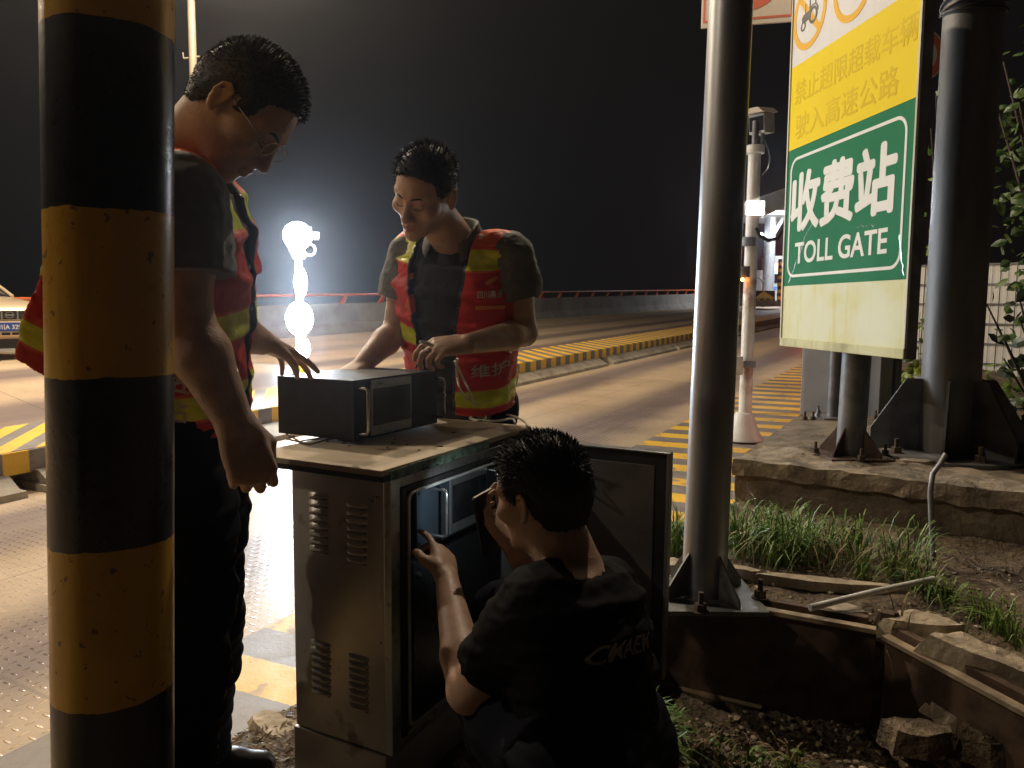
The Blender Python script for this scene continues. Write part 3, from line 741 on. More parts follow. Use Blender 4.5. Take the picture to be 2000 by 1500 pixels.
# red bordered rectangular sign further back
def sign_post(p, z1, r, t): 
    mb = MB(); mb.tube([V((p.x, p.y, rz(p.x, p.y))), V((p.x, p.y, z1))], r, 16); return mb.build('post', MAT['galv_dark'], t, smooth=True)
q = P(1548, 38, 9.0); hz = q.z
t = thing('white_sign', 'white rectangular sign with a red circle and red edge line, high behind the tall pole', 'sign', (2.62, 9.15, rz(2.62, 9.15)))
sx = V((.97, -.24, 0)).normalized(); o = q-sx*1.0
F = frame_of(o, sx, (0, 0, 1))
mb = MB(F); mb.box((0, -.02, -.03), (1.02, 1.2, 0)); mb.build('panel', signmat('white_red_sign_film', (.62, .55, .47), (.5, .44, .36), .2), t, bevel=.003)
REDF = signmat('red_sign_film', (.60, .16, .10), (.5, .2, .15), .3)
mb = MB(F); mb.box((.02, .035, .001), (1.0, .06, .003)); mb.box((.02, .06, .001), (.045, 1.16, .003)); mb.box((.975, .06, .001), (1.0, 1.16, .003)); mb.box((.045, 1.135, .001), (.975, 1.16, .003)); mb.build('red_line', REDF, t)
mb = MB(F); mb.ring((.49, .56, .001), (1, 0, 0), (0, 1, 0), .33, .43, .0025, 48); mb.build('red_ring', REDF, t)
mb = MB(F); mb.ring((.60, .40, .001), (1, 0, 0), (0, 1, 0), .05, .08, .0025, 24); mb.prism([(.40, .45, .001), (.63, .45, .001), (.65, .55, .001), (.55, .6, .001), (.40, .6, .001)], (0, 0, .002)); mb.build('vehicle_pictogram', BLK, t)
sign_post(P(1436, 300, 9.1), hz+.8, .06, t)
# round sign behind the green one
q = P(1803, 106, 6.6)
t = thing('round_sign', 'round red and white prohibition sign peeking out right of the large sign', 'sign', (q.x-.05, 6.7, rz(q.x, 6.7)))
F = frame_of(q, V((.98, .18, 0)), (0, 0, 1)); rr = .195
mb = MB(F); mb.cyl((0, 0, -.012), (0, 0, 0), rr+.012, n=40); mb.build('disc', LETTER, t)
mb = MB(F); mb.ring((0, 0, .001), (1, 0, 0), (0, 1, 0), rr*.66, rr, .002, 40); mb.build('red_ring', REDF, t)
sign_post(V((q.x-.03, q.y+.06, 0)), q.z+.15, .035, t)

# ================================================================== thick column
cb = G(1848, 886, BT); cr = .168
t = thing('steel_column', 'very thick grey steel column with welded base plates at the right', 'column', cb)
m = MT('column_steel', .5, .35, (.2, .2, .2)); x, y, z = m.pos(); n = m.noise(1, 6, m.vec(x*6, y*6, z*1.3)); n2 = m.noise(50, 3)
m.color(m.mix(n.smooth(.3, .7), (.14, .135, .13), (.24, .235, .225))); m.rough(n*.3+.36); m.bump(n2+n, .001); MAT['column'] = m.m
tpc = P(1903, 0, cb.y); dv = tpc-cb; tpc = cb+dv*(7.0/dv.z)
mb = MB(); mb.tube([cb, tpc], [cr, cr*.93], 48); mb.build('column_tube', MAT['column'], t, smooth=True)
mb = MB(); q = cb+dv*((P(1902, 25, cb.y).z-cb.z)/dv.z)
for k in range(4):
    mb2 = MB(); zz_ = q.z+k*.022; pts = [V((q.x+(cr*.965+.012)*math.cos(a), q.y+(cr*.965+.012)*math.sin(a), zz_+.03*math.sin(a+k))) for a in np.linspace(0, 2*math.pi, 40, endpoint=False)]
    mb2.tube(pts, .009, 6, closed=True); mb2.build('wire_wrap', MAT['blackrub'], t, smooth=True)
mb = MB(); mb.cyl(cb-V((0, 0, .01)), cb+V((0, 0, .025)), .50, n=40); mb.build('base_plate', MAT['galv_dark'], t, bevel=.003)
for k, a in enumerate((170, 238, 290, 350, 50, 110)):
    d = V((math.cos(R(a)), math.sin(R(a)), 0)); s_ = V((-d.y, d.x, 0))*.008; q = cb+V((0, 0, .025))
    mb = MB(); mb.prism([q+d*cr*.97-s_, q+d*.46-s_, q+d*.46+V((0, 0, .13))-s_, q+d*.26+V((0, 0, .45))-s_, q+d*cr*.97+V((0, 0, .45))-s_], s_*2); mb.build('stiffener_plate', MAT['galv_dark'], t)
    mb = MB(); bolts(mb, cb.x, cb.y, cb.z+.025, .40, 1, .09, .018, R(a+28)); mb.build('anchor_bolt', MAT['rust'], t, smooth=True)

# ================================================================== grey equipment box and its thin pole
q = GR(1560, 812, .30); d0 = 6.9
A = P(1562, 806, d0); B = P(1716, 812, d0-.40); ex = (B-A); ex.z = 0; ez = V((0, 0, 1)); ey = V((-ex.y, ex.x, 0)).normalized(); wE = ex.length
t = thing('equipment_box', 'plain light grey metal equipment box behind the sign post', 'equipment cabinet', (A.x+.4, A.y+.2, .2))
F = frame_of(V((A.x, A.y, .15)), ex, ey)
MAT['greybox'] = basic('grey_box_paint', (.30, .31, .33), .45, .1, .08, 4)
mb = MB(F); mb.box((0, 0, 0), (wE, .5, 1.42)); mb.build('cabinet_shell', MAT['greybox'], t, bevel=.006)
mb = MB(F); mb.box((.02, -.012, .06), (wE*.82, -.002, 1.36)); mb.build('door', MAT['greybox'], t, bevel=.003)
mb = MB(F); mb.box((wE*.5, -.03, .0), (wE*.62, -.014, 1.4)); mb.build('trim_strip', MAT['whitep'], t)
# unseen red panel added on its far side for the red glow on the pavement
mb = MB(F); mb.box((-.012, .08, .25), (-.004, .42, .75)); mb.build('red_lit_panel', emis('red_lit_panel', (1, .03, .06), .7), t)
lamp('SPOT', 'red_light', F @ V((-.10, .25, .34)), 3.0, (1, .03, .14), .04, F @ V((-.17, .12, 0)), 52, .7, t)
q = P(1628, 790, 6.4)
t = thing('thin_post', 'thin grey steel post in front of the grey equipment box', 'post', (q.x, q.y, BT))
mb = MB(); mb.tube([V((q.x, q.y, BT-.02)), V((q.x, q.y, 1.65))], .048, 18); mb.build('shaft', MAT['galv_dark'], t, smooth=True)
mb = MB(); mb.box((q.x-.13, q.y-.13, BT-.005), (q.x+.13, q.y+.13, BT+.012)); mb.build('foot_plate', MAT['galv'], t)
mb = MB(); mb.prism([V((q.x+.05, q.y-.03, BT+.02)), V((q.x+.14, q.y-.03, BT+.02)), V((q.x+.05, q.y-.03, BT+.24))], V((0, .008, 0))); mb.build('gusset', MAT['galv'], t)
for k in range(2):
    mb = MB(); bolts(mb, q.x, q.y, BT+.012, .16, 1, .08, .012, R(200+110*k)); mb.build('anchor_bolt', MAT['galv'], t, smooth=True)
bolt_px = ((1598, 808), (1588, 820), (1722, 852), (1688, 815), (1572, 820), (1710, 818))
src = None
for (px, py) in bolt_px:
    q = G(px, py, BT)
    if src is None:
        mb = MB(); bolts(mb, q.x, q.y, BT, 0, 1, .07, .012); src = mb.build('anchor_bolt', MAT['rust'], None, smooth=True, frame=Matrix.Translation((q.x, q.y, BT))); o = src
    else:
        o = src.copy(); COL.objects.link(o); o.location = (q.x, q.y, BT)
    tag(o, 'loose anchor bolt standing up out of the concrete block near the grey equipment box', 'bolt', 'anchor bolts in the concrete block')
# ================================================================== rusty steel trough edge (two runs)
def beam(label, A, B, hface, dz_top, name='steel_beam'):
    t = thing(name, label, 'steel beam', A); d = (B-A); L_ = d.length; dx = V((d.x, d.y, 0)).normalized(); bk_ = V((-dx.y, dx.x, 0)); bk_ = bk_ if bk_.y > 0 else -bk_
    F = Matrix(((d.x/L_, bk_.x, 0, A.x), (d.y/L_, bk_.y, 0, A.y), (d.z/L_, bk_.z, 1, A.z), (0, 0, 0, 1)))
    mb = MB(F); mb.box((0, 0, -hface), (L_, .012, -.006)); o = mb.build('web_plate', MAT['rust'], t, bevel=.002)
    mb = MB(F); mb.box((0, -.022, -.018), (L_, .016, -.0)); mb.build('top_flange', MAT['flange'], t, bevel=.002)
    mb = MB(F); mb.box((0, .05, -.03), (L_-.03, .085, .012)); mb.build('rear_lip', MAT['rust'], t, bevel=.002)
    mb = MB(F); mb.box((.02, -.03, -hface*.80), (L_*.55, -.001, -hface*.80+.008)); mb.build('lower_rib', MAT['flange'], t)
    return t
MAT['flange'] = basic('scraped_flange', (.34, .26, .17), .6, .1, .3, 14, .001, 60, (.1, .07, .04), .6)
beam('rusty dark steel edging plate running from the cabinet door past the tall pole', BA, BB, .50, 0)
beam('dark steel edging plate sloping down to the right below the broken slabs', BB+V((.03, -.01, -.02)), BC, .42, 0)

# ================================================================== rubble
def rubble(name, label, cat, px, py, z, size, seed, mat='rock', yaw=0, group=None, flat=1.0, tilt=(0, 0)):
    rn = random.Random(seed); q = G(px, py, z); bm = bmesh.new()
    n = 12; pts = []
    for k in range(n):
        a = 2*math.pi*k/n+rn.uniform(-.15, .15); r = 1+rn.uniform(-.25, .15)
        pts.append((math.cos(a)*size[0]*r, math.sin(a)*size[1]*r))
    lo = [bm.verts.new((x_, y_, -size[2])) for x_, y_ in pts]; hi = [bm.verts.new((x_*.86+rn.uniform(-.01, .01), y_*.86, rn.uniform(-.15, .15)*size[2]+size[2]*flat)) for x_, y_ in pts]
    bm.faces.new(lo[::-1]); bm.faces.new(hi)
    for k in range(n): bm.faces.new((lo[k], lo[(k+1) % n], hi[(k+1) % n], hi[k]))
    bmesh.ops.triangulate(bm, faces=bm.faces)
    for _ in range(3): bmesh.ops.subdivide_edges(bm, edges=[e for e in bm.edges if e.calc_length() > .03], cuts=1)
    bm.normal_update()
    for v in bm.verts: v.co += v.normal*float(gnoise(v.co.x*3+seed, v.co.y*3+v.co.z*4, 7))*min(size)*.22
    bmesh.ops.triangulate(bm, faces=bm.faces)
    vv_ = [tuple(v.co) for v in bm.verts]; f_ = [[v.index for v in f.verts] for f in bm.faces]; bm.free()
    F = Matrix.Translation(q) @ Matrix.Rotation(R(yaw), 4, 'Z') @ Matrix.Rotation(R(tilt[0]), 4, 'X') @ Matrix.Rotation(R(tilt[1]), 4, 'Y')
    o = mesh_obj(name, np.array([tuple(F @ V(p)) for p in vv_]), f_, MAT[mat], None, frame=F)
    return tag(o, label, cat, group)
rubble('broken_slab', 'rounded yellowish lump of broken concrete just behind the steel plate joint', 'rubble', 1790, 1228, .33, (.17, .09, .045), 1, yaw=-18)
rubble('broken_slab', 'long pale broken concrete slab sloping to the right edge', 'rubble', 1945, 1300, .32, (.26, .10, .04), 2, yaw=-32, tilt=(0, 10))
rubble('broken_slab', 'brown broken slab lying under the sloping steel plate at the lower right', 'rubble', 1880, 1385, .16, (.14, .10, .03), 3, yaw=-20, tilt=(12, 0))
rubble('broken_slab', 'flat pale slab piece leaning under the white plastic pipe', 'rubble', 1640, 1190, .36, (.10, .06, .012), 4, yaw=-15)
rubble('broken_slab', 'thin slab strip behind the tall pole foot along the grass', 'rubble', 1600, 1140, .37, (.34, .035, .02), 5, yaw=-16)
rubble('broken_slab', 'pointed slab piece right of the tall pole foot', 'rubble', 1450, 1118, .38, (.09, .035, .02), 6, yaw=-25)
rubble('broken_slab', 'slab piece between the cabinet door and the tall pole', 'rubble', 1310, 1105, .36, (.10, .07, .02), 7, yaw=-8)
rubble('stone', 'small dark stone beside the end of the steel plate', 'stone', 1735, 1205, .37, (.045, .03, .02), 8, 'rust')
rubble('broken_slab', 'crumbly pale slab piece at the foot of the cabinet by the standing man', 'rubble', 548, 1425, .19, (.16, .06, .018), 9, yaw=-30)
rubble('stone', 'dark clod of earth lying below the brown slab at the lower right', 'stone', 1790, 1440, .12, (.12, .07, .04), 10, 'soil')
rubble('stone', 'dark clod of earth at the lower right corner', 'stone', 1930, 1455, .12, (.10, .08, .05), 11, 'soil')
rubble('broken_slab', 'thin flake of concrete on the block in front of the thick column', 'rubble', 1790, 905, BT+.01, (.12, .05, .02), 12, yaw=-20)
rubble('broken_slab', 'flat brown flake of concrete beside the sign post foot', 'rubble', 1740, 880, BT+.01, (.14, .08, .015), 13, yaw=10)

# pipes
a = G(1582, 1187, .395); b = G(1824, 1131, .43)
mb = MB(); mb.tube([a, a+(b-a)*.5+V((0, 0, .004)), b], .0125, 14); o = mb.build('plastic_pipe', MAT['pvc'], None, smooth=True, frame=Matrix.Translation(a)); tag(o, 'white plastic pipe lying slanted over the broken slabs', 'pipe')
mb = MB(); mb.tube([P(1846, 888, 3.55), P(1837, 905, 3.52), P(1822, 925, 3.5), P(1817, 960, 3.5), P(1820, 1040, 3.48), P(1825, 1135, 3.45)], .012, 10)
o = mb.build('bent_conduit', basic('grey_conduit', (.26, .26, .27), .4, .3, .1, 20), None, smooth=True, frame=Matrix.Translation(P(1825, 1135, 3.45))); tag(o, 'bent grey conduit rising in front of the concrete block', 'conduit')

# ================================================================== white panel fence with wire mesh
fa = P(1700, 560, 14.6); fb = P(2060, 560, 12.6)
t = thing('panel_fence', 'white panel fence behind a wire grid, right behind the thick column', 'fence', (fb.x, fb.y, .3))
fd = (fb-fa); fd.z = 0; L_ = fd.length; F = frame_of(V((fa.x, fa.y, 0)), fd, V((0, 0, 1)))
zt = P(1900, 514, 13.4).z; z0 = .2
mb = MB(F)
k = 0.0; pw = .235
while k < L_:
    mb.box((k+.006, z0, -.03), (k+pw-.006, zt-.03, 0)); k += pw
mb.build('panel', MAT['fence'], t, bevel=.004)
mb = MB(F)
for z in np.arange(zt-.02, z0, -.34): mb.box((0, z-.012, .02), (L_, z+.012, .032))
mb.build('horizontal_wire', MAT['galv_dark'], t)
mb = MB(F); k = 0
while k < L_:
    mb.box((k-.004, z0, .033), (k+.004, zt, .040)); k += pw/2
mb.build('vertical_wire', MAT['galv_dark'], t)

# ================================================================== distant toll station
D = 60.0
def far(px, py, d=D): return P(px, py, d)
g0 = far(1500, 590)
t = thing('toll_booth', 'distant white toll booth with a red display and green window band', 'toll booth', (far(1540, 585).x, D, far(1540, 590).z-.4))
def fbox(name, x0, y0, x1, y1, d, dep, mat, par, bev=0.0):
    a = far(x0, y1, d); b = far(x1, y0, d); mb = MB(); mb.box((a.x, d, a.z), (b.x, d+dep, b.z)); return mb.build(name, mat, par, bevel=bev)
MAT['boothw'] = basic('booth_white', (.72, .74, .76), .4, 0, .05, 2)
fbox('booth_body', 1476, 528, 1513, 572, D, 3, MAT['boothw'], t); fbox('booth_wall', 1508, 500, 1560, 590, D+2, 3, MAT['boothw'], t)
fbox('red_lit_panel', 1506, 515, 1530, 529, D-.3, .2, emis('red_led_board', (1, .07, .04), 1.6), t)
fbox('window', 1512, 532, 1523, 553, D+1.95, .04, MAT['lens'], t); fbox('window_band', 1512, 531, 1521, 535, D+1.9, .04, emis('green_lettering', (.1, .8, .5), 1.0), t)
fbox('blue_counter', 1504, 560, 1517, 567, D-.4, .5, basic('blue_paint', (.08, .25, .6), .4), t)
t = thing('canopy_column', 'thick white column holding up the distant toll station canopy', 'column', (far(1500, 570).x, D-1, far(1500, 590).z-.3))
mb = MB(); q = far(1499, 578, D-1); mb.tube([V((q.x, q.y, q.z-1)), V((q.x, q.y, far(1499, 420, D-1).z))], .42, 24); mb.build('column_shaft', basic('canopy_column_steel', (.55, .58, .62), .3, .4, .1, 1), t, smooth=True)
mb = MB(); top_ = far(1499, 425, D-1); mb.hexa([V((q.x+a, q.y-2+b, top_.z+c_)) for c_ in (0, .9) for a, b in ((-2.2, 0), (7, 0), (7, 6), (-2.2, 6))]); mb.build('canopy_edge', MAT['boothw'], t)
mb = MB(); mb.tube([far(1503, 470, D-1), far(1530, 425, D-1)], .16, 8); mb.build('strut', MAT['boothw'], t)
mb = MB(); q2 = far(1487, 458, D-1.2); mb.ball(q2, .14, 10); mb.build('canopy_lamp', emis('canopy_lamp', (.85, .92, 1), 30), t)
t = thing('striped_pillar', 'distant pillar with black and yellow blocks beside the toll booth', 'post', (far(1524, 590, 55).x, 55, far(1524, 590, 55).z))
m = MT('striped_pillar_paint', .5); x, y, z = m.pos(); m.color(m.mix(((z*2.05).fract() > .5), (.02, .02, .03), (.85, .6, .05))); fbox('pillar', 1520, 506, 1528, 588, 55, .35, m.m, t); fbox('red_edge', 1527.2, 520, 1529, 588, 55.1, .3, emis('red_edge_strip', (1, .05, .03), .8), t)
t = thing('crash_island', 'distant pointed yellow and black concrete nose of the toll island', 'traffic island', (far(1495, 596, 52).x, 52, far(1495, 596, 52).z))
m = MT('crash_stripes', .5); x, y, z = m.pos(); m.color(m.mix(((x*2.4).fract() > .45), (.12, .09, .03), (.70, .46, .05)))
fbox('kerb', 1476, 583, 1514, 596, 52, 4, m.m, t); fbox('base', 1476, 588, 1530, 598, 51.5, 4, MAT['concrete'], t); fbox('black_block', 1474, 568, 1514, 583, 53, 2, MAT['black'], t)
mb = MB(); q = [far(a, b, 52.8) for a, b in ((1474, 583), (1493, 569), (1514, 583))]; mb.prism(q, V((0, .15, 0))); mb.build('yellow_chevron', basic('yellow_chevron', YEL, .5, 0, .1), t)
mb = MB(); q = [far(a, b, 52.6) for a, b in ((1476, 583), (1493, 576), (1513, 583), (1495, 585))]; mb.prism(q, V((0, .05, 0))); mb.build('pale_nose', basic('pale_yellow', (.7, .58, .3), .5, 0, .1), t)
t = thing('palm', 'small dark palm beside the distant toll booth', 'palm', (far(1477, 570, 50).x, 50, far(1477, 585, 50).z-.2))
mb = MB(); q = far(1474, 545, 50); mb.tube([V((q.x, 50, q.z-2)), q], .12, 8); mb.build('trunk', MAT['bark'], t)
mb = MB(); rn = random.Random(2)
for k in range(16):
    a = rn.uniform(0, 6.28); tt = rn.uniform(.7, 1.1); pr0 = None
    for s_ in range(6):
        f = s_/5; p = q+V((math.cos(a)*f*tt, math.sin(a)*f*tt, .6*f-1.0*f*f)); sd_ = V((-math.sin(a), math.cos(a), 0))*.10*(1-f)
        cur = (p-sd_, p+sd_)
        if pr0: mb.poly([pr0[0], pr0[1], cur[1], cur[0]])
        pr0 = cur
mb.build('fronds', MAT['leafdark'], t)
lamp('AREA', 'canopy_light', (far(1540, 430, D).x, 56, far(1500, 432, D).z), 1400, (.9, .95, 1.0), 4, (far(1520, 590, D).x, 58, 1.6), parent=bpy.data.objects['canopy_column'])
q = far(1518, 522, 57); lamp('SPOT', 'added_red_light', (q.x, 50, q.z+.6), 500, (1, .05, .06), .2, (8, 22, 0), 35, .6, bpy.data.objects['toll_booth'])  # red lamp added without a fixture, to tint the lane

# ================================================================== parked car at the left edge
cc = P(18, 660, 12.3)
fx = (CAM_O-cc); fx.z = 0; fx.normalize(); fx = (Matrix.Rotation(R(30), 3, 'Z') @ fx); sx_ = V((fx.y, -fx.x, 0)); sx_ = -sx_ if sx_.x < 0 else sx_
gzc = rz(cc.x, cc.y)+hump(cc.x*LX+cc.y*LY, cc.x*LY-cc.y*LX)
t = thing('parked_car', 'pale gold car facing the camera at the left edge with a blue number plate', 'car', (cc.x, cc.y, gzc))
Fc = Matrix(((sx_.x, fx.x, 0, cc.x), (sx_.y, fx.y, 0, cc.y), (0, 0, 1, gzc), (0, 0, 0, 1)))       # x right in picture, y forwards (to camera), z up
CARP = MT('car_paint', .3, .35, (.70, .56, .38)); CARP.b.inputs['Coat Weight'].default_value = .6; CARP = CARP.m
def loft(secs, mat, name, par, cap=True, smooth=True):
    mb = MB(Fc); n = len(secs[0]); idx = [[mb.pt(p) for p in s_] for s_ in secs]
    for A_, B_ in zip(idx, idx[1:]):
        for j in range(n): mb.face((A_[j], A_[(j+1) % n], B_[(j+1) % n], B_[j]))
    if cap: mb.face(idx[0][::-1]); mb.face(idx[-1])
    return mb.build(name, mat, par, smooth=smooth)
def csec(y, w_, z0, zs, zt_, wt):       # half width at sill/shoulder, z bottom, shoulder, top, half width top
    pts = [(w_*.90, z0), (w_*.985, z0+.12), (w_, (z0+zs)/2), (w_*.985, zs-.06), (w_*.93, zs), (wt, zt_-.03), (wt*.8, zt_), (0, zt_+.012)]
    return [(a, y, b) for a, b in pts]+[(-a, y, b) for a, b in pts[::-1][1:]]
body = loft([csec(-.02, .74, .30, .62, .70, .60), csec(-.10, .80, .24, .74, .80, .66), csec(-.35, .85, .22, .86, .93, .74), csec(-.9, .87, .20, .93, 1.01, .76), csec(-1.25, .87, .2, .95, 1.04, .76), csec(-3.4, .87, .2, .96, 1.05, .76), csec(-4.2, .85, .24, .93, 1.05, .72), csec(-4.4, .78, .35, .80, .9, .6)], CARP, 'body', t)
cabn = loft([[(a, y, z) for a, z in ((.72, 1.0), (.74, 1.02), (wt, zt_-.04), (wt-.08, zt_), (0, zt_+.02), (-wt+.08, zt_), (-wt, zt_-.04), (-.74, 1.02), (-.72, 1.0))] for y, wt, zt_ in ((-1.12, .70, 1.06), (-1.75, .60, 1.42), (-2.4, .60, 1.46), (-3.2, .59, 1.43), (-3.9, .66, 1.05))], MAT['lens'], 'window_glass', t)
mb = MB(Fc); mb.hexa([(-.56, -1.76, 1.40), (.56, -1.76, 1.40), (.56, -3.25, 1.41), (-.56, -3.25, 1.41), (-.52, -1.85, 1.465), (.52, -1.85, 1.465), (.52, -3.2, 1.475), (-.52, -3.2, 1.475)]); mb.build('roof', CARP, t, bevel=.02)
for s_ in (-1, 1):
    mb = MB(Fc); mb.tube([(s_*.73, -1.10, 1.03), (s_*.62, -1.74, 1.42)], .03, 8); mb.build('windscreen_pillar', CARP, t, smooth=True)
    mb = MB(Fc); mb.hexa([(s_*.40, .0-.02, .66), (s_*.76, -.12, .66), (s_*.72, -.25, .66), (s_*.4, -.1, .66), (s_*.42, -.03, .80), (s_*.77, -.18, .82), (s_*.72, -.3, .82), (s_*.42, -.12, .80)]); mb.build('headlight', MT('headlight_glass', .1, .3, (.5, .5, .48)).m, t, bevel=.01)
    for yw_ in (-.85, -3.5):
        mb = MB(Fc); mb.cyl((s_*.72, yw_, .31), (s_*.89, yw_, .31), .31, n=28); wv = mb.build('wheel', MAT['blackrub'], t, smooth=True)
        mb = MB(Fc); mb.cyl((s_*.885, yw_, .31), (s_*.90, yw_, .31), .20, n=20); mb.build('rim', MAT['galv'], wv, smooth=True)
CHR = MT('chrome', .15, 1, (.8, .78, .74)).m
mb = MB(Fc); mb.box((-.40, -.03, .655), (.40, .012, .79)); g_ = mb.build('grille', MAT['black'], t, bevel=.01)
mb = MB(Fc)
for a in (-.40, -.13, .12, .38): mb.box((a, -.01, .655), (a+.03, .03, .79))
mb.box((-.41, -.01, .785), (.41, .03, .80)); mb.box((-.41, -.01, .645), (.41, .03, .66)); mb.build('grille_frame', CHR, t, bevel=.004)
mb = MB(Fc)
for z in (.68, .705, .73, .755): mb.box((-.38, .013, z), (.38, .017, z+.008))
mb.build('grille_bars', MAT['galv_dark'], t)
mb = MB(Fc @ Matrix.Translation((0, .03, .725)) @ Matrix.Diagonal((1.35, 1, 1, 1))); mb.ring((0, 0, 0), (1, 0, 0), (0, 0, 1), .042, .054, -.012, 32); mb.box((-.05, .0, -.012), (.05, .012, .012)); mb.build('emblem', CHR, t)
mb = MB(Fc); mb.hexa([(-.80, -.10, .36), (.80, -.10, .36), (.80, -.4, .36), (-.80, -.4, .36), (-.78, .05, .60), (.78, .05, .60), (.8, -.3, .60), (-.8, -.3, .60)]); mb.hexa([(-.66, .05, .38), (.66, .05, .38), (.66, -.1, .38), (-.66, -.1, .38), (-.66, .065, .625), (.66, .065, .625), (.66, -.1, .63), (-.66, -.1, .63)]); mb.build('bumper', CARP, t, bevel=.02)
mb = MB(Fc)
for k in range(8): mb.box((-.62+k*.16, .055, .405), (-.50+k*.16, .075, .445))
mb.build('lower_grille', MAT['black'], t)
mb = MB(Fc); mb.box((-.7, -.3, .19), (.7, .0, .34)); mb.build('under_tray', MAT['blackrub'], t)
PLB = basic('plate_blue', (.03, .07, .32), .35, 0, .05)
mb = MB(Fc); mb.box((-.22, .066, .465), (.22, .078, .605)); pl = mb.build('number_plate', PLB, t, bevel=.003)
xr = Fc.to_3x3() @ V((1, 0, 0)); Fp = Matrix(((xr.x, 0, fx.x, 0), (xr.y, 0, fx.y, 0), (0, 1, 0, 0), (0, 0, 0, 1))); Fp.translation = Fc @ V((0.005, .079, .535))
text_obj('plate_characters', '川A 3296', .085, Fp, LETTER, pl, width=.40, bold=.015)
mb = MB(Fc); mb.tube([(.25, -1.13, 1.06), (.05, -1.30, 1.17), (-.22, -1.62, 1.36)], .012, 6); mb.build('wiper', MAT['galv'], t)
# ================================================================== roadside equipment cabinet
ZP = 1.10
pA = G(745, 920, ZP); pB = G(515, 880, ZP); pD = G(1038, 832, ZP)
ux = (pD-pA); ux.z = 0; Lx = ux.length; ux.normalize(); uy = V((-ux.y, ux.x, 0)); Ly = .445     # ux along the open front, uy back over the side face
# body frame: origin under the near corner
gC = .14
t = thing('equipment_cabinet', 'stainless steel roadside equipment cabinet standing open between the three men', 'cabinet', (pA.x, pA.y, gC))
FC = Matrix(((ux.x, uy.x, 0, pA.x), (ux.y, uy.y, 0, pA.y), (0, 0, 1, 0), (0, 0, 0, 1)))
def cp(x_, y_, z_): return FC @ V((x_, y_, z_))
m = MT('brushed_stainless', .38, .38, (.42, .40, .37)); x, y, z = m.pos(); n = m.noise(3.2, 6); n2 = m.noise(1, 4, m.vec(x*3, y*3, z*240)); n3 = m.noise(26, 3)
cl = m.mix(n.smooth(.3, .7), (.46, .45, .43), (.66, .64, .60)); cl = m.mix(m.noise(9, 4).smooth(.62, .74, 0, .7), cl, (.16, .13, .09)); cl = m.mix(n3.smooth(.70, .74, 0, .9), cl, (.05, .04, .03))
m.color(cl); m.rough(n*.28+n2*.12+.16); m.bump(n2*.25+n*2.2, .0012); MAT['inox'] = m.m
m = MT('brushed_frame', .3, .9, (.55, .58, .58)); m.pos(); n = m.noise(30, 4); m.color(m.mix(n.smooth(.55, .7, 0, .6), (.55, .58, .58), (.2, .22, .2))); m.rough(n*.3+.2); MAT['frame'] = m.m
m = MT('dusty_plate', .75, .1, (.45, .38, .29)); m.pos(); n = m.noise(4, 6); n2 = m.noise(60, 3)
cl = m.mix(n.smooth(.35, .7), (.50, .41, .30), (.40, .33, .245)); cl = m.mix(n2.smooth(.68, .74, 0, .8), cl, (.12, .08, .05)); cl = m.mix(m.noise(1.6, 4).smooth(.55, .7, 0, .5), cl, (.34, .33, .18)); m.color(cl); m.bump(n2+n, .001); MAT['dust'] = m.m
ZT = ZP-.016; cx0, cx1 = .035, Lx-.05; cy0, cy1 = .0, .325; cy0 = .02
# shell: sides, back, roof and floor (front open)
mb = MB(FC)
mb.box((cx0, cy0+.0, .345), (cx0+.012, cy1, ZT-.002)); o = mb.build('side_panel', MAT['inox'], t, bevel=.002)
mb = MB(FC); mb.box((cx1-.012, cy0, .30), (cx1, cy1, ZT-.002)); mb.build('side_panel', MAT['inox'], t, bevel=.002)
mb = MB(FC); mb.box((cx0+.012, cy1-.012, .30), (cx1-.012, cy1, ZT-.002)); mb.build('back_panel', MAT['inox'], t)
mb = MB(FC); mb.box((cx0-.006, cy0-.004, .13), (cx1+.006, cy1+.006, .343)); mb.build('plinth', MAT['inox'], t, bevel=.004)
# the face seen at the left is the end (x=cx0); the face with door is y=cy0 side.
# top plate
mb = MB(FC); mb.box((0, -.0, ZT), (Lx, Ly, ZP)); tpn = mb.build('top_plate', MAT['dust'], t, bevel=.002)
mb = MB(FC); mb.box((.004, -.002, ZT-.014), (Lx-.004, .010, ZT-.001)); mb.box((-.003, .012, ZT-.012), (.008, Ly-.004, ZT-.001)); mb.build('rubber_seal', MAT['blackrub'], t)
# front frame around the opening
FZ0, FZ1 = .347, ZT-.014
mb = MB(FC)
mb.box((cx0-.003, -.004, FZ0), (cx0+.036, cy0-.001, FZ1)); mb.box((cx1-.036, -.004, FZ0), (cx1+.003, cy0-.001, FZ1)); mb.box((cx0+.037, -.003, FZ1-.026), (cx1-.037, cy0-.001, FZ1)); mb.box((cx0+.037, -.003, FZ0), (cx1-.037, cy0-.001, FZ0+.03))
mb.build('door_frame', MAT['frame'], t, bevel=.002)
gx0, gx1, gz0, gz1 = cx0+.062, cx1-.06, FZ0+.05, FZ1-.045
mb = MB(FC)
ring_ = []
for (cx_, cz_, s0) in ((gx1-.02, gz1-.02, 0), (gx0+.02, gz1-.02, 90), (gx0+.02, gz0+.02, 180), (gx1-.02, gz0+.02, 270)):
    for k in range(5): a = R(s0+22.5*k); ring_.append((cx_+.02*math.cos(a), -.012, cz_+.02*math.sin(a)))
mb.tube(ring_, .0045, 8, closed=True); mb.build('gutter_rim', basic('pale_rim', (.62, .65, .64), .35, .5, .1, 20), t, smooth=True)
mb = MB(FC)
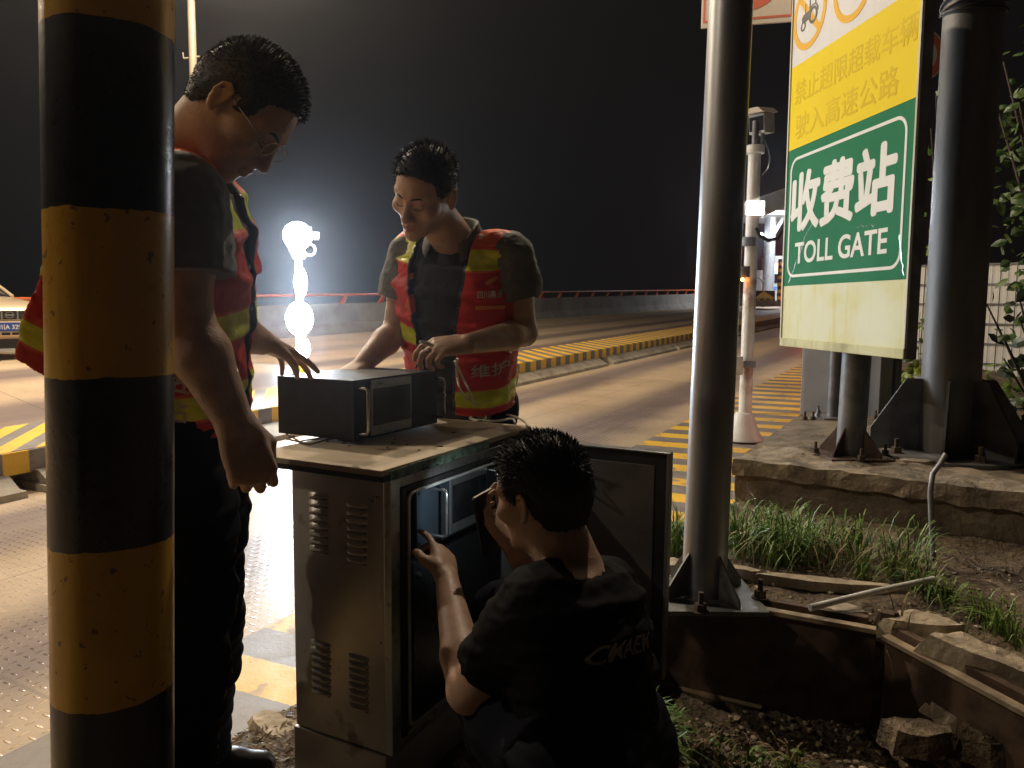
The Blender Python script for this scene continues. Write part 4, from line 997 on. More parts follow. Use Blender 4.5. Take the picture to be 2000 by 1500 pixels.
mb.box((cx0+.037, -.010, FZ0+.031), (gx0-.004, .010, FZ1-.027)); mb.box((gx1+.004, -.010, FZ0+.031), (cx1-.037, .010, FZ1-.027)); mb.box((gx0-.003, -.010, gz1+.004), (gx1+.003, .010, FZ1-.027)); mb.build('gasket', MAT['blackrub'], t, bevel=.003)
mb = MB(FC); mb.box((gx0, .06, gz0), (gx0+.11, .085, gz1)); mb.box((gx1-.11, .06, gz0), (gx1, .085, gz1)); mb.box((gx0+.11, .06, .70), (gx1-.11, .085, .84)); mb.build('rack_rails', MAT['black'], t)
mb = MB(FC); mb.box((gx0+.10, .045, .38), (gx1-.10, .058, .80)); mb.build('blank_panel', basic('dark_blank_panel', (.03, .034, .036), .25, .1, .1, 5), t, bevel=.003)
mb = MB(FC); mb.box((gx0+.17, .040, .775), (gx0+.20, .046, .795)); mb.build('warning_label', MAT['whitep'], t)
mb = MB(FC); q0 = (gx0+.30, .030, .745)
mb.cyl((gx0+.12, .045, .765), (gx0+.12, .035, .765), .006); mb.build('panel_screw', MAT['galv'], t)
# louvres pressed into the end face
for (ly, lz, nrow, hh) in ((.232, 1.005, 8, .165), (.105, .995, 8, .165), (.232, .60, 8, .155), (.105, .59, 8, .155)):
    mb = MB(FC)
    for k in range(nrow):
        zc = lz-k*hh/nrow; w_ = .034
        n = 7
        for (s0, s1) in ((-1, 1),):
            rows = []
            for (dx_, dz_) in ((0, -.0085), (-.0075, -.0075), (-.0085, -.003), (-.002, .0035), (0, .0055)):
                row = []
                for j in range(n):
                    f = -1+2*j/(n-1); ee = 1-abs(f)**6
                    row.append(mb.pt((cx0-.0005+dx_*ee, ly+f*w_, zc+dz_*(.55+.45*ee))))
                rows.append(row)
            for a_, b_ in zip(rows, rows[1:]):
                for j in range(n-1): mb.face((a_[j], a_[j+1], b_[j+1], b_[j]))
    mb.build('louvre_vent', MAT['inox'], t, smooth=True)
    mb = MB(FC)
    for k in range(nrow):
        zc = lz-k*hh/nrow; mb.box((cx0-.0012, ly-.030, zc-.0115), (cx0-.0004, ly+.030, zc-.0088))
    mb.build('louvre_slot', MAT['black'], t)
# open door
hx = cx1-.002; DW = .475
mb = MB(FC); mb.box((hx, -.02-DW, FZ0+.005), (hx+.022, -.02, FZ1-.01)); dr = mb.build('door', basic('dark_door_edge', (.035, .035, .038), .35, .3, .2, 6), t, bevel=.003)
mb = MB(FC); mb.box((hx-.004, -.02-DW+.045, FZ0+.045), (hx-.0005, -.06, FZ1-.05)); mb.build('door_lining', basic('door_lining_grey', (.16, .15, .15), .42, .5, .25, 5), dr, bevel=.002)
mb = MB(FC); mb.box((hx-.012, -.02-DW-.004, FZ0), (hx+.024, -.02-DW+.006, FZ1-.006)); mb.box((hx-.012, -.02-DW, FZ1-.011), (hx+.024, -.03, FZ1-.005)); mb.build('door_flange', MAT['galv'], dr, bevel=.002)
for z in (FZ0+.1, FZ1-.12):
    mb = MB(FC); mb.cyl((hx+.012, -.010, z), (hx+.012, -.010, z+.06), .009); mb.build('hinge', MAT['galv'], dr)
mb = MB(FC)
for k in range(40):
    a = RNG.uniform(.05, .45); mb.ball(cp(0, 0, 0)*0+FC.inverted() @ cp(a, -.003+RNG.uniform(-.002, .003), ZT-.003+RNG.uniform(-.014, .012)), RNG.uniform(.0015, .004), 6)
MAT['verdigris'] = basic('peeling_green_paint', (.13, .20, .14), .6, .2, .5, 50, .001)
mb2 = MB(FC); x_ = 0.03
while x_ < .50:
    w_ = RNG.uniform(.015, .05); mb2.box((x_, -.0045, ZT-.011+RNG.uniform(-.003, .004)), (x_+w_*.97, -.0008, ZP-.003+RNG.uniform(-.004, 0))); x_ += w_
mb2.build('peeling_paint', MAT['verdigris'], t)

# ---------------------------------------------------------------- rack computers
MAT['devblack'] = basic('black_powder_coat', (.018, .020, .027), .38, .3, .15, 30, .0003, 200)
MAT['devslate'] = basic('slate_front_panel', (.045, .065, .085), .35, .4, .1, 10)
MAT['silver'] = basic('brushed_silver_bezel', (.36, .39, .40), .35, .8, .1, 60)
m = MT('dusty_screen', .10, 0, (.012, .016, .018)); m.pos(); n = m.noise(9, 4); m.color(m.mix(n.smooth(.4, .7, 0, .35), (.010, .013, .015), (.06, .055, .05))); m.rough(n*.25+.06); MAT['screen'] = m.m
def rack_unit(label, F, wid, dep, hgt, front, hx0, bx0, bw, name='rack_computer'):
    t = thing(name, label, 'computer', tuple(F.translation))
    mb = MB(F); mb.box((.006, .004, 0), (wid-.006, dep, hgt)); mb.build('chassis', MAT['devblack'], t, bevel=.002)
    mb = MB(F); mb.box((0, -.004, -.001), (wid, .0035, hgt+.001)); mb.build('front_panel', front, t, bevel=.0015)
    mb = MB(F)
    mb.box((bx0, -.010, .006), (bx0+bw, -.0045, hgt-.004)); mb.build('screen_bezel', MAT['silver'], t, bevel=.002)
    mb = MB(F); mb.box((bx0+.010, -.0125, .036), (bx0+bw-.008, -.0102, hgt-.030)); mb.build('screen', MAT['screen'], t, bevel=.0008)
    Ft = F @ Matrix(((1, 0, 0, bx0+.045), (0, 0, -1, -.0102), (0, 1, 0, hgt-.016), (0, 0, 0, 1)))
    text_obj('maker_mark', 'NODKA', .006, Ft, MAT['galv_dark'], t, bold=.01, thick=.0004)
    for h_ in (hx0, wid-hx0):
        mb = MB(F); z0, z1 = .022, hgt-.022
        p = [(h_, -.004, z0)]+[(h_, -.030-.012*math.sin(R(a)), z0+.012*(1-math.cos(R(a)))) for a in (0, 30, 60, 90)]+[(h_, -.042+.012*(1-math.cos(R(a))), z1-.012+.012*math.sin(R(a))) for a in (0, 30, 60, 90)]+[(h_, -.004, z1)]
        mb.tube(p, .0048, 10); mb.build('handle', MAT['handle'], t, smooth=True)
    mb = MB(F)
    for a in (.008, wid-.008):
        for z in (.02, hgt-.02): mb.cyl((a, -.0035, z), (a, -.0065, z), .0035, n=10)
    mb.build('panel_screws', MAT['black'], t)
    return t
MAT['handle'] = basic('satin_handle', (.62, .60, .56), .22, .9, .05, 20)
bA = G(690, 862, ZP+.012)
Fb = Matrix(((ux.x, uy.x, 0, bA.x), (ux.y, uy.y, 0, bA.y), (0, 0, 1, ZP+.011), (0, 0, 0, 1)))
rack_unit('black rack computer with a dark screen and two handles lying on top of the cabinet', Fb, .435, .295, .176, MAT['devblack'], .016, .072, .205)
o_ = FC.translation + FC.to_3x3() @ V((.163, .012, .85))
Fd = Matrix(((ux.x, uy.x, 0, o_.x), (ux.y, uy.y, 0, o_.y), (0, 0, 1, .85), (0, 0, 0, 1)))
rack_unit('slate fronted rack computer with a dark screen mounted inside the open cabinet', Fd, .46, .30, .176, MAT['devslate'], .085, .155, .21)
# small antenna nut on top of the lower left corner of the box
mb = MB(Fb); mb.cyl((.05, .27, .1765), (.05, .27, .20), .003, n=8); mb.cyl((.05, .27, .1765), (.05, .27, .181), .007, n=6)
o = mb.build('antenna_stud', MAT['galv'], bpy.data.objects['rack_computer'])
# wire scraps under the box
MAT['wirescrap'] = basic('brown_wire', (.14, .09, .05), .6, 0, .3, 30)
def scrap(pts, label):
    w_ = [G(a, b, ZP+.006) for a, b in pts]; mb = MB(); mb.tube(w_, .0028, 6); o = mb.build('wire_scrap', MAT['wirescrap'], None, smooth=True, frame=Matrix.Translation(w_[0])); tag(o, label, 'wire', 'wire scraps on the cabinet top')
scrap([(575, 852), (560, 857), (600, 867), (607, 868), (640, 858), (660, 855)], 'bent brown wire scrap sticking out under the left end of the box')
scrap([(640, 850), (672, 862), (700, 860), (705, 857)], 'short brown wire scrap under the near corner of the box')
scrap([(560, 848), (585, 862), (640, 853)], 'thin brown wire loop lying on the cabinet top left of the box')
# cables
MAT['cablew'] = basic('white_cable', (.62, .60, .52), .4, 0, .05, 20)
def cable(name, label, pts, r, mat, par=None):
    ctrl = [V(p) for p in pts]; out = []
    for k in range(len(ctrl)-1):
        p0 = ctrl[max(k-1, 0)]; p1 = ctrl[k]; p2 = ctrl[k+1]; p3 = ctrl[min(k+2, len(ctrl)-1)]
        for s_ in range(8):
            f = s_/8; out.append(.5*((2*p1)+(-p0+p2)*f+(2*p0-5*p1+4*p2-p3)*f*f+(-p0+3*p1-3*p2+p3)*f**3))
    out.append(ctrl[-1]); mb = MB(); mb.tube(out, r, 8)
    if par: return mb.build(name, mat, par, smooth=True)
    o = mb.build(name, mat, None, smooth=True, frame=Matrix.Translation(out[0])); tag(o, label, 'cable'); return o
dz_ = ZP+.004
loop = [P(893, 700, 2.30), P(893, 735, 2.33), P(903, 768, 2.36)]+[G(a, b, dz_) for a, b in ((926, 790), (960, 803), (1000, 812), (1022, 822), (1030, 832))]
cable('white_cable', 'white cable hanging from the middle man and running over the cabinet edge', loop, .0038, MAT['cablew'])
loop = [P(888, 705, 2.31), P(905, 740, 2.36), P(922, 775, 2.40)]+[G(a, b, dz_) for a, b in ((925, 800), (920, 815), (932, 822), (948, 818), (946, 810), (930, 810), (918, 817), (940, 821), (970, 822), (1000, 818), (1006, 826))]
cable('white_cable', 'white cable with a small loop lying on the cabinet top', loop, .0038, MAT['cablew'])
# debris specks on the top plate
for k in range(14):
    a, b = RNG.uniform(.25, .8), RNG.uniform(.02, .42); p = cp(a*Lx, b, ZP)
    mb = MB(); w_ = RNG.uniform(.003, .008); mb.hexa([(p.x-w_, p.y-.002, ZP+.0005), (p.x+w_, p.y-.003, ZP+.0005), (p.x+w_, p.y+.002, ZP+.0005), (p.x-w_, p.y+.003, ZP+.0005), (p.x-w_, p.y-.001, ZP+.003), (p.x+w_*.5, p.y, ZP+.004), (p.x+w_, p.y+.001, ZP+.003), (p.x-w_, p.y+.002, ZP+.003)])
    o = mb.build('leaf_scrap', MAT['litter'], None, frame=Matrix.Translation(p)); tag(o, 'tiny dark leaf scrap on the dusty cabinet top', 'debris', 'leaf scraps on the cabinet top')
# ================================================================== people: bodies grown as one smooth surface from a distance field
class SDF:
    def __init__(s, lo, hi, h):
        s.h = h; s.lo = np.array(lo, dtype=np.float32)
        s.n = [int(math.ceil((hi[i]-lo[i])/h))+1 for i in range(3)]
        s.ax = [(s.lo[i]+np.arange(s.n[i], dtype=np.float32)*h).astype(np.float32) for i in range(3)]
        s.F = np.full(s.n, .08, dtype=np.float32)
    def reg(s, lo, hi, m):
        sl = []
        for i in range(3):
            a = max(0, int((lo[i]-m-s.lo[i])/s.h)); b = min(s.n[i], int((hi[i]+m-s.lo[i])/s.h)+2)
            if b <= a: return None
            sl.append(slice(a, b))
        X = s.ax[0][sl[0]][:, None, None]; Y = s.ax[1][sl[1]][None, :, None]; Z = s.ax[2][sl[2]][None, None, :]
        return tuple(sl), X, Y, Z
    def put(s, r, d, k=0.0, op='u'):
        F = s.F[r]
        if op == 'u':
            if k > 0: hh = np.clip(.5+.5*(F-d)/k, 0, 1); s.F[r] = F*(1-hh)+d*hh-k*hh*(1-hh)
            else: s.F[r] = np.minimum(F, d)
        elif op == 's':
            d = -d
            if k > 0: hh = np.clip(.5-.5*(F-d)/k, 0, 1); s.F[r] = F*(1-hh)+d*hh+k*hh*(1-hh)
            else: s.F[r] = np.maximum(F, d)
        elif op == 'i': s.F[r] = np.maximum(F, d)
    def cone(s, a, b, ra, rb, k=.01, op='u'):
        a = np.array(a, dtype=np.float32); b = np.array(b, dtype=np.float32); m = max(ra, rb)+max(k, .012)
        q = s.reg(np.minimum(a, b), np.maximum(a, b), m)
        if q is None: return
        r, X, Y, Z = q; d = b-a; L2 = float(d@d)+1e-12
        t = np.clip(((X-a[0])*d[0]+(Y-a[1])*d[1]+(Z-a[2])*d[2])/L2, 0, 1)
        dist = np.sqrt((X-a[0]-t*d[0])**2+(Y-a[1]-t*d[1])**2+(Z-a[2]-t*d[2])**2)-(ra+t*(rb-ra)); s.put(r, dist, k, op)
    def chain(s, pts, rad, k=.01):
        for i in range(len(pts)-1): s.cone(pts[i], pts[i+1], rad[i], rad[i+1], k)
    def ell(s, c, ax, rad, k=.01, op='u'):      # ax: 3 unit vectors
        c = np.array(c, dtype=np.float32); m = max(rad)+max(k, .012)
        q = s.reg(c, c, m)
        if q is None: return
        r, X, Y, Z = q; k0 = 0; k1 = 0
        for a, ra in zip(ax, rad):
            p = (X-c[0])*a[0]+(Y-c[1])*a[1]+(Z-c[2])*a[2]; k0 = k0+(p/ra)**2; k1 = k1+(p/ra**2)**2
        k0 = np.sqrt(k0); k1 = np.sqrt(k1)+1e-9; s.put(r, k0*(k0-1)/k1, k, op)
    def loft(s, secs, k=.02, op='u', ex=2.3, inset=0.0):    # secs: (centre, side axis, half width, half depth, depth axis)
        for A, B in zip(secs, secs[1:]):
            a = np.array(A[0], dtype=np.float32); b = np.array(B[0], dtype=np.float32); m = max(A[2], A[3], B[2], B[3])*1.05+k+.012
            q = s.reg(np.minimum(a, b), np.maximum(a, b), m)
            if q is None: continue
            r, X, Y, Z = q; d = b-a; L = float(np.linalg.norm(d)); dn = d/L
            tr = ((X-a[0])*d[0]+(Y-a[1])*d[1]+(Z-a[2])*d[2])/L/L; t = np.clip(tr, 0, 1)
            px, py, pz = X-a[0]-t*d[0], Y-a[1]-t*d[1], Z-a[2]-t*d[2]
            sx0, sx1 = np.array(A[1]), np.array(B[1]); sy0, sy1 = np.array(A[4]), np.array(B[4])
            lx = px*(sx0[0]*(1-t)+sx1[0]*t)+py*(sx0[1]*(1-t)+sx1[1]*t)+pz*(sx0[2]*(1-t)+sx1[2]*t)
            ly = px*(sy0[0]*(1-t)+sy1[0]*t)+py*(sy0[1]*(1-t)+sy1[1]*t)+pz*(sy0[2]*(1-t)+sy1[2]*t)
            w_ = A[2]*(1-t)+B[2]*t-inset; h_ = A[3]*(1-t)+B[3]*t-inset
            kk = (np.abs(lx/w_)**ex+np.abs(ly/h_)**ex)**(1/ex)
            rad = np.sqrt(lx*lx+ly*ly)+1e-6
            dist = (kk-1)*np.minimum(rad/np.maximum(kk, .15), np.minimum(w_, h_)*1.3)
            over = (np.abs(tr-.5)-.5)*L
            dist = np.where(over > 0, np.sqrt(np.maximum(dist, 0)**2+over**2)+np.minimum(dist, 0)*0, dist)
            s.put(r, dist.astype(np.float32), k, op)
    def creases(s, amp, seed):
        s.noise(amp, 42, seed+50, (1, 1, 1.8)); s.noise(amp*.6, 80, seed+70, (1.6, 1.6, 1))
    def noise(s, amp, f, seed=0, aniso=(1, 1, 1)):
        rn = np.random.default_rng(seed); X = s.ax[0][:, None, None]; Y = s.ax[1][None, :, None]; Z = s.ax[2][None, None, :]
        N = 0
        for i in range(7):
            v = rn.normal(size=3)*f*np.array(aniso)*(1+.35*i); ph = rn.uniform(0, 6.28, 3)
            N = N+np.sin(X*v[0]+ph[0]+1.3*np.sin(Z*v[2]*.5+ph[2]))*np.sin(Y*v[1]+ph[1]+Z*v[2])/(1+.4*i)
        s.F += (amp*N/2).astype(np.float32)
    def cut(s, fn): s.F = np.maximum(s.F, fn(s.ax[0][:, None, None], s.ax[1][None, :, None], s.ax[2][None, None, :]).astype(np.float32))
    def mesh(s):
        F = s.F; F = np.pad(F, 1, constant_values=.08); ins = F < 0; nx, ny, nz = F.shape
        c = ins[:-1, :-1, :-1].astype(np.int8)
        cnt = sum(ins[a:nx-1+a, b:ny-1+b, c_:nz-1+c_].astype(np.int8) for a in (0, 1) for b in (0, 1) for c_ in (0, 1))
        act = (cnt > 0) & (cnt < 8); idx = -np.ones(act.shape, dtype=np.int64); I, J, K = np.nonzero(act); idx[I, J, K] = np.arange(len(I))
        acc = np.zeros((len(I), 3)); w_ = np.zeros(len(I)); cor = [(a, b, c_) for a in (0, 1) for b in (0, 1) for c_ in (0, 1)]
        vals = {q: F[I+q[0], J+q[1], K+q[2]].astype(np.float64) for q in cor}
        for p in cor:
            for ax_ in range(3):
                if p[ax_]: continue
                q = list(p); q[ax_] = 1; q = tuple(q); f0, f1 = vals[p], vals[q]; cr_ = (f0 < 0) != (f1 < 0)
                tt = np.where(cr_, f0/np.where(cr_, f0-f1, 1), 0); pos = np.zeros((len(I), 3)); pos += np.array(p); pos[:, ax_] += tt
                acc[cr_] += pos[cr_]; w_[cr_] += 1
        v = (acc/w_[:, None]+np.stack([I, J, K], -1)-1)*s.h+s.lo
        faces = []
        for ax_ in range(3):
            sl0 = [slice(1, -1)]*3; sl0 = [slice(1, F.shape[i]-1) for i in range(3)]; sl0[ax_] = slice(0, F.shape[ax_]-1)
            sl1 = list(sl0); sl1[ax_] = slice(1, F.shape[ax_])
            a = ins[tuple(sl0)]; b = ins[tuple(sl1)]; ch = np.nonzero(a != b); fl = a[ch]
            off = [0 if i == ax_ else 1 for i in range(3)]; e = [ch[i]+off[i] for i in range(3)]
            o1, o2 = [(1, 2), (2, 0), (0, 1)][ax_]
            def g(d1, d2):
                q = [e[0].copy(), e[1].copy(), e[2].copy()]; q[o1] -= d1; q[o2] -= d2; return idx[q[0], q[1], q[2]]
            quad = np.stack([g(1, 1), g(0, 1), g(0, 0), g(1, 0)], -1); quad[~fl] = quad[~fl][:, ::-1]; faces.append(quad)
        return v, np.concatenate(faces)
def arr(v): return np.array(tuple(v), dtype=np.float64)
def nrm(v): v = np.asarray(v, dtype=np.float64); return v/np.linalg.norm(v)

# materials of clothes and skin
def skin_mat(name, c):
    m = MT(name, .5, 0, c); m.pos(); n = m.noise(26, 4); n2 = m.noise(220, 2)
    m.color(m.mix(n.smooth(.3, .7), sc(c, .86), sc(c, 1.10))); m.bump(n2+n*.6+m.noise(90, 3)*.8, .0009); m.rough(n*.35+.32); m.b.inputs['Subsurface Weight'].default_value = .05
    m.b.inputs['Subsurface Radius'].default_value = (.012, .004, .002); m.b.inputs['Subsurface Scale'].default_value = 1.0; return m.m
MAT['skin'] = skin_mat('skin', (.50, .325, .235)); MAT['lip'] = skin_mat('lips', (.40, .19, .14))
def cloth(name, c, rough=.85, fine=500, var=.12, sheen=.1):
    m = MT(name, rough, 0, c); m.pos(); n = m.noise(12, 5); n2 = m.noise(fine, 2)
    m.color(m.mix(n.smooth(.3, .7), sc(c, 1-var), sc(c, 1+var))); m.bump(n*.9+n2*.12, .003); m.b.inputs['Sheen Weight'].default_value = sheen; m.b.inputs['Specular IOR Level'].default_value = .5 if sheen else .12; return m.m
MAT['hair'] = basic('black_hair', (.012, .010, .010), .58, 0, .3, 60)
MAT['shirt'] = cloth('grey_polo', (.13, .135, .13)); MAT['placket'] = cloth('dark_shirt_front', (.035, .04, .052)); MAT['trouser'] = cloth('navy_trousers', (.010, .012, .020), sheen=0)
MAT['black_tee'] = cloth('black_tshirt', (.0045, .0045, .0055), sheen=0); MAT['shoe'] = basic('shoe_leather', (.02, .018, .018), .35, 0, .2, 20)
MAT['vestgrey'] = MT('vest_lettering', .45, 0, (.55, .52, .50)).m
REDC = (.62, .035, .035); ORC = (.85, .12, .045); LIM = (.62, .70, .03)
def vest_mat(name, bands, extra=None):
    """bands: list of (z0, z1) heights in the vest's own frame; red/orange mesh cloth with lime reflective tape"""
    m = MT(name, .5, 0, REDC); x, y, z = m.pos(obj=True); n = m.noise(9, 5); n2 = m.noise(260, 2); n3 = m.noise(30, 4)
    red = m.mix(n.smooth(.3, .7), (.50, .022, .028), (.66, .045, .04)); red = m.mix((z > .355), red, ORC)
    s_ = None
    for a, b in bands:
        q = ((z > a)*(z < b)); s_ = q if s_ is None else s_.max(q)
    lim = m.mix(n3.smooth(.3, .7), (.50, .58, .03), (.66, .74, .05)); pip = None
    for a, b in bands:
        q = ((z > a-.007)*(z < b+.007)); pip = q if pip is None else pip.max(q)
    col = m.mix(pip, red, (.85, .16, .06)); col = m.mix(s_, col, lim); m.color(col); m.rough(s_*-.22+n*.25+.38); m.bump(n*1.2+n3*.4+n2*.05, .006); return m.m

def hand(S, wrist, dirn, palmn, side, curl=(.3, .35, .4, .45), thumb=(.5, .3), sz=1.0, spread=.10, k=.006):
    """wrist joint, direction of the hand, palm normal (the side fingers curl to), side: +1 thumb towards dirn x palmn"""
    w = arr(wrist); f = nrm(dirn); n = nrm(palmn); n = nrm(n-f*(n@f)); s_ = np.cross(f, n)*side
    tips = []
    offs = [.030, .010, -.010, -.028]; lens = [(.040, .025, .020), (.045, .028, .021), (.041, .026, .020), (.032, .020, .018)]; pl = [.088, .092, .088, .080]
    for i in range(4):
        kn = w+f*pl[i]*sz+s_*offs[i]*sz
        S.cone(w+s_*offs[i]*.55*sz, kn, .019*sz, .0125*sz, k*1.6)
        a = curl[i]; p = kn; ang = 0; r = .0098*sz if i < 3 else .0086*sz; fd = nrm(f+s_*spread*(1.5-i))
        for j, L in enumerate(lens[i]):
            ang += a*(1.0, 1.25, .9)[j]; d = fd*math.cos(ang)+n*math.sin(ang); q = p+d*L*sz; r2 = r*.90; S.cone(p, q, r, r2, .003); p = q; r = r2
        tips.append(p)
    S.ell(w+f*.05*sz, (f, s_, n), (.055*sz, .040*sz, .017*sz), .010)
    b = w+f*.022*sz+s_*.024*sz+n*.004; c_ = b+nrm(f*.75+s_*.75+n*thumb[1])*.040*sz; d = c_+nrm(f*(1.0)+s_*(.45-thumb[0]*.9)+n*(thumb[0]+.1))*.031*sz; e = d+nrm(f*.9+s_*(.15-thumb[0])+n*(thumb[0]+.3))*.024*sz
    S.cone(b, c_, .019*sz, .0135*sz, .010); S.cone(c_, d, .0120*sz, .0108*sz, .003); S.cone(d, e, .0108*sz, .009*sz, .003)
    return tips, e

def head(S, c, F, U, k=1.0):
    """c: point between the ears; F face direction, U crown direction"""
    c = arr(c); F = nrm(F); U = nrm(arr(U)-F*(arr(U)@F)); R_ = np.cross(F, U)
    L = lambda f, r, u: c+F*f*k+R_*r*k+U*u*k
    S.ell(L(-.010, 0, .045), (F, R_, U), (.098*k, .077*k, .088*k), .0)
    S.ell(L(.030, 0, .010), (F, R_, U), (.066*k, .066*k, .080*k), .02)
    S.ell(L(.022, 0, -.045), (F, R_, U), (.064*k, .059*k, .060*k), .03)
    S.ell(L(.050, 0, -.082), (F, R_, U), (.040*k, .040*k, .030*k), .025)
    S.ell(L(.078, 0, -.098), (F, R_, U), (.018*k, .022*k, .017*k), .018)
    for s_ in (-1, 1):
        S.ell(L(.052, s_*.050, -.015), (F, R_, U), (.034*k, .022*k, .024*k), .015)     # cheekbone
        S.cone(L(.086, s_*.012, .034), L(.066, s_*.048, .036), .011*k, .011*k, .012)      # brow
        S.ell(L(.100, s_*.031, .013), (F, R_, U), (.016*k, .021*k, .013*k), .012, 's')
        S.ell(L(.074, s_*.032, .010), (F, R_, U), (.014*k, .016*k, .013*k), .003)         # eyeball + lids
        S.cone(L(.088, s_*.020, .007), L(.080, s_*.045, .006), .0032*k, .0025*k, .003)
        S.ell(L(.098, s_*.013, -.034), (F, R_, U), (.012*k, .009*k, .009*k), .006)        # nostril wing
    S.cone(L(.088, 0, .022), L(.112, 0, -.024), .0085*k, .0115*k, .010); S.ell(L(.114, 0, -.028), (F, R_, U), (.011*k, .012*k, .010*k), .006)
    S.ell(L(.084, 0, -.058), (F, R_, U), (.018*k, .028*k, .022*k), .014)
    S.cone(L(.098, -.018, -.056), L(.103, 0, -.053), .0042*k, .0062*k, .003); S.cone(L(.103, 0, -.053), L(.098, .018, -.056), .0062*k, .0042*k, .003)
    S.cone(L(.096, -.016, -.066), L(.101, 0, -.067), .0045*k, .0066*k, .003); S.cone(L(.101, 0, -.067), L(.096, .016, -.066), .0066*k, .0045*k, .003)
    S.cone(L(.108, -.02, -.061), L(.108, .02, -.061), .0030*k, .0030*k, .002, 's')
    for s_ in (-1, 1):                                                                     # ears
        e = L(-.012, s_*.074, 0.0); A = nrm(F*.38+R_*s_*.92); B = nrm(F-A*(F@A)); C = U
        e = L(-.004, s_*.073, 0.0); cc = e-B*.010*k+R_*s_*.006*k
        S.ell(cc+A*.002*k, (A, B, C), (.006*k, .016*k, .026*k), .004)
        hx = [cc+B*(.012*k)+C*(.006*k), cc+B*.010*k+C*.026*k, cc-B*.002*k+C*.032*k, cc-B*.014*k+C*.024*k, cc-B*.016*k+C*.006*k, cc-B*.010*k-C*.012*k, cc-B*.001*k-C*.024*k, cc+B*.006*k-C*.026*k]
        S.chain([q+A*.005*k for q in hx], [.0040*k, .0042*k, .0042*k, .0042*k, .0040*k, .0042*k, .0062*k, .0055*k], .003)
        S.ell(cc+A*.010*k+C*.002*k+B*.001*k, (A, B, C), (.007*k, .007*k, .012*k), .003, 's')
    return L, F, R_, U

def hair_obj(parent, L, F, R_, U, k=1.0, front=.072, length=.030, seed=1, dens=5200, lo=None, side=.0):
    """cap of hair plus several thousand short locks standing off it"""
    S = SDF(L(0, 0, 0)-.17, L(0, 0, 0)+.17, .0045)
    S.ell(L(-.012, 0, .050), (F, R_, U), (.103*k, .0815*k, .090*k), 0)
    S.ell(L(-.035, 0, .01), (F, R_, U), (.080*k, .080*k, .070*k), .02)
    S.ell(L(-.050, 0, -.045), (F, R_, U), (.040*k, .052*k, .035*k), .03)
    o = L(0, 0, 0)
    def loc(X, Y, Z): 
        dx, dy, dz = X-o[0], Y-o[1], Z-o[2]; return tuple((dx*a[0]+dy*a[1]+dz*a[2])/k for a in (F, R_, U))
    def line(f, r, u):      # height of the hair line: high over the face, dips behind the ear
        up = np.where(f > .015, .038+(f-.015)*.9*(1+0*r), np.where(f > -.012, .030, .030-np.clip((-.012-f)*2.6, 0, .085)))
        up = np.where(np.abs(r) < .052, np.where(f > .05, np.maximum(up, front), up), up)
        side_b = np.where((np.abs(r) > .05) & (f > .012) & (f < .045), .006, up)
        jit = .0035*(np.sin(r*700+f*430)+np.sin(f*910-r*260)*.8+np.sin((r+f)*1500)*.5)
        return np.minimum(up, side_b)+jit
    def fn(X, Y, Z):
        f, r, u = loc(X, Y, Z); return (line(f, r, u)-u)*.8
    S.cut(fn); S.noise(.0018, 120, seed)
    v, fq = S.mesh()
    rn = np.random.default_rng(seed); verts = [v]; tris = []; base = len(v)
    pts = v[rn.integers(0, len(v), dens*2)]; lv = (pts-o); lf, lr, lu = lv@F/k, lv@R_/k, lv@U/k
    d = np.sqrt(((lf+.012)/.104)**2+(lr/.083)**2+((lu-.05)/.092)**2)
    ok = (d > .93) | (lu < .02); pts = pts[ok][:dens]; lf, lr, lu = lf[ok][:dens], lr[ok][:dens], lu[ok][:dens]
    nn = np.stack([(lf+.012)/.104**2, lr/.083**2, (lu-.03)/.092**2], -1); nn /= np.linalg.norm(nn, axis=1)[:, None]
    N = nn[:, :1]*F+nn[:, 1:2]*R_+nn[:, 2:]*U
    flow = F*(.55)+U*(.35)
    topw = np.clip((lu-.02)/.09, 0, 1)[:, None]
    low = np.clip((.03-lu)/.08, 0, 1)[:, None]
    D = N*(.55+.35*topw)+flow*topw*.75-U*(.9*(1-topw))+rn.normal(size=N.shape)*.16; D /= np.linalg.norm(D, axis=1)[:, None]
    Ls = (length*(.25+.9*topw[:, 0])*rn.uniform(.6, 1.3, len(pts)))*(1-.35*low[:, 0])
    sd_ = np.cross(D, rn.normal(size=D.shape)); sd_ /= np.linalg.norm(sd_, axis=1)[:, None]; wv = (.0008*rn.uniform(.6, 1.4, len(pts)))[:, None]
    mid = pts+D*(Ls*.5)[:, None]+N*.001; tip = pts+D*Ls[:, None]*.95-U*(Ls*.18)[:, None]
    n = len(pts); a = pts-sd_*wv-N*.002; b = pts+sd_*wv-N*.002; c_ = mid+sd_*wv*.8; d_ = mid-sd_*wv*.8
    vv = np.concatenate([v, a, b, c_, d_, tip]); i = np.arange(n)+base
    q = np.stack([i, i+n, i+2*n, i+3*n], -1); t3 = np.stack([i+3*n, i+2*n, i+4*n], -1)
    faces = [tuple(x_) for x_ in fq.tolist()]+[tuple(x_) for x_ in q.tolist()]+[tuple(x_) for x_ in t3.tolist()]
    return mesh_obj('hair', vv, faces, MAT['hair'], parent, smooth=True)
def sdf_obj(name, S, mat, parent, frame=None, smooth=True):
    v, f = S.mesh(); return mesh_obj(name, v, f, mat, parent, smooth=smooth, frame=frame)
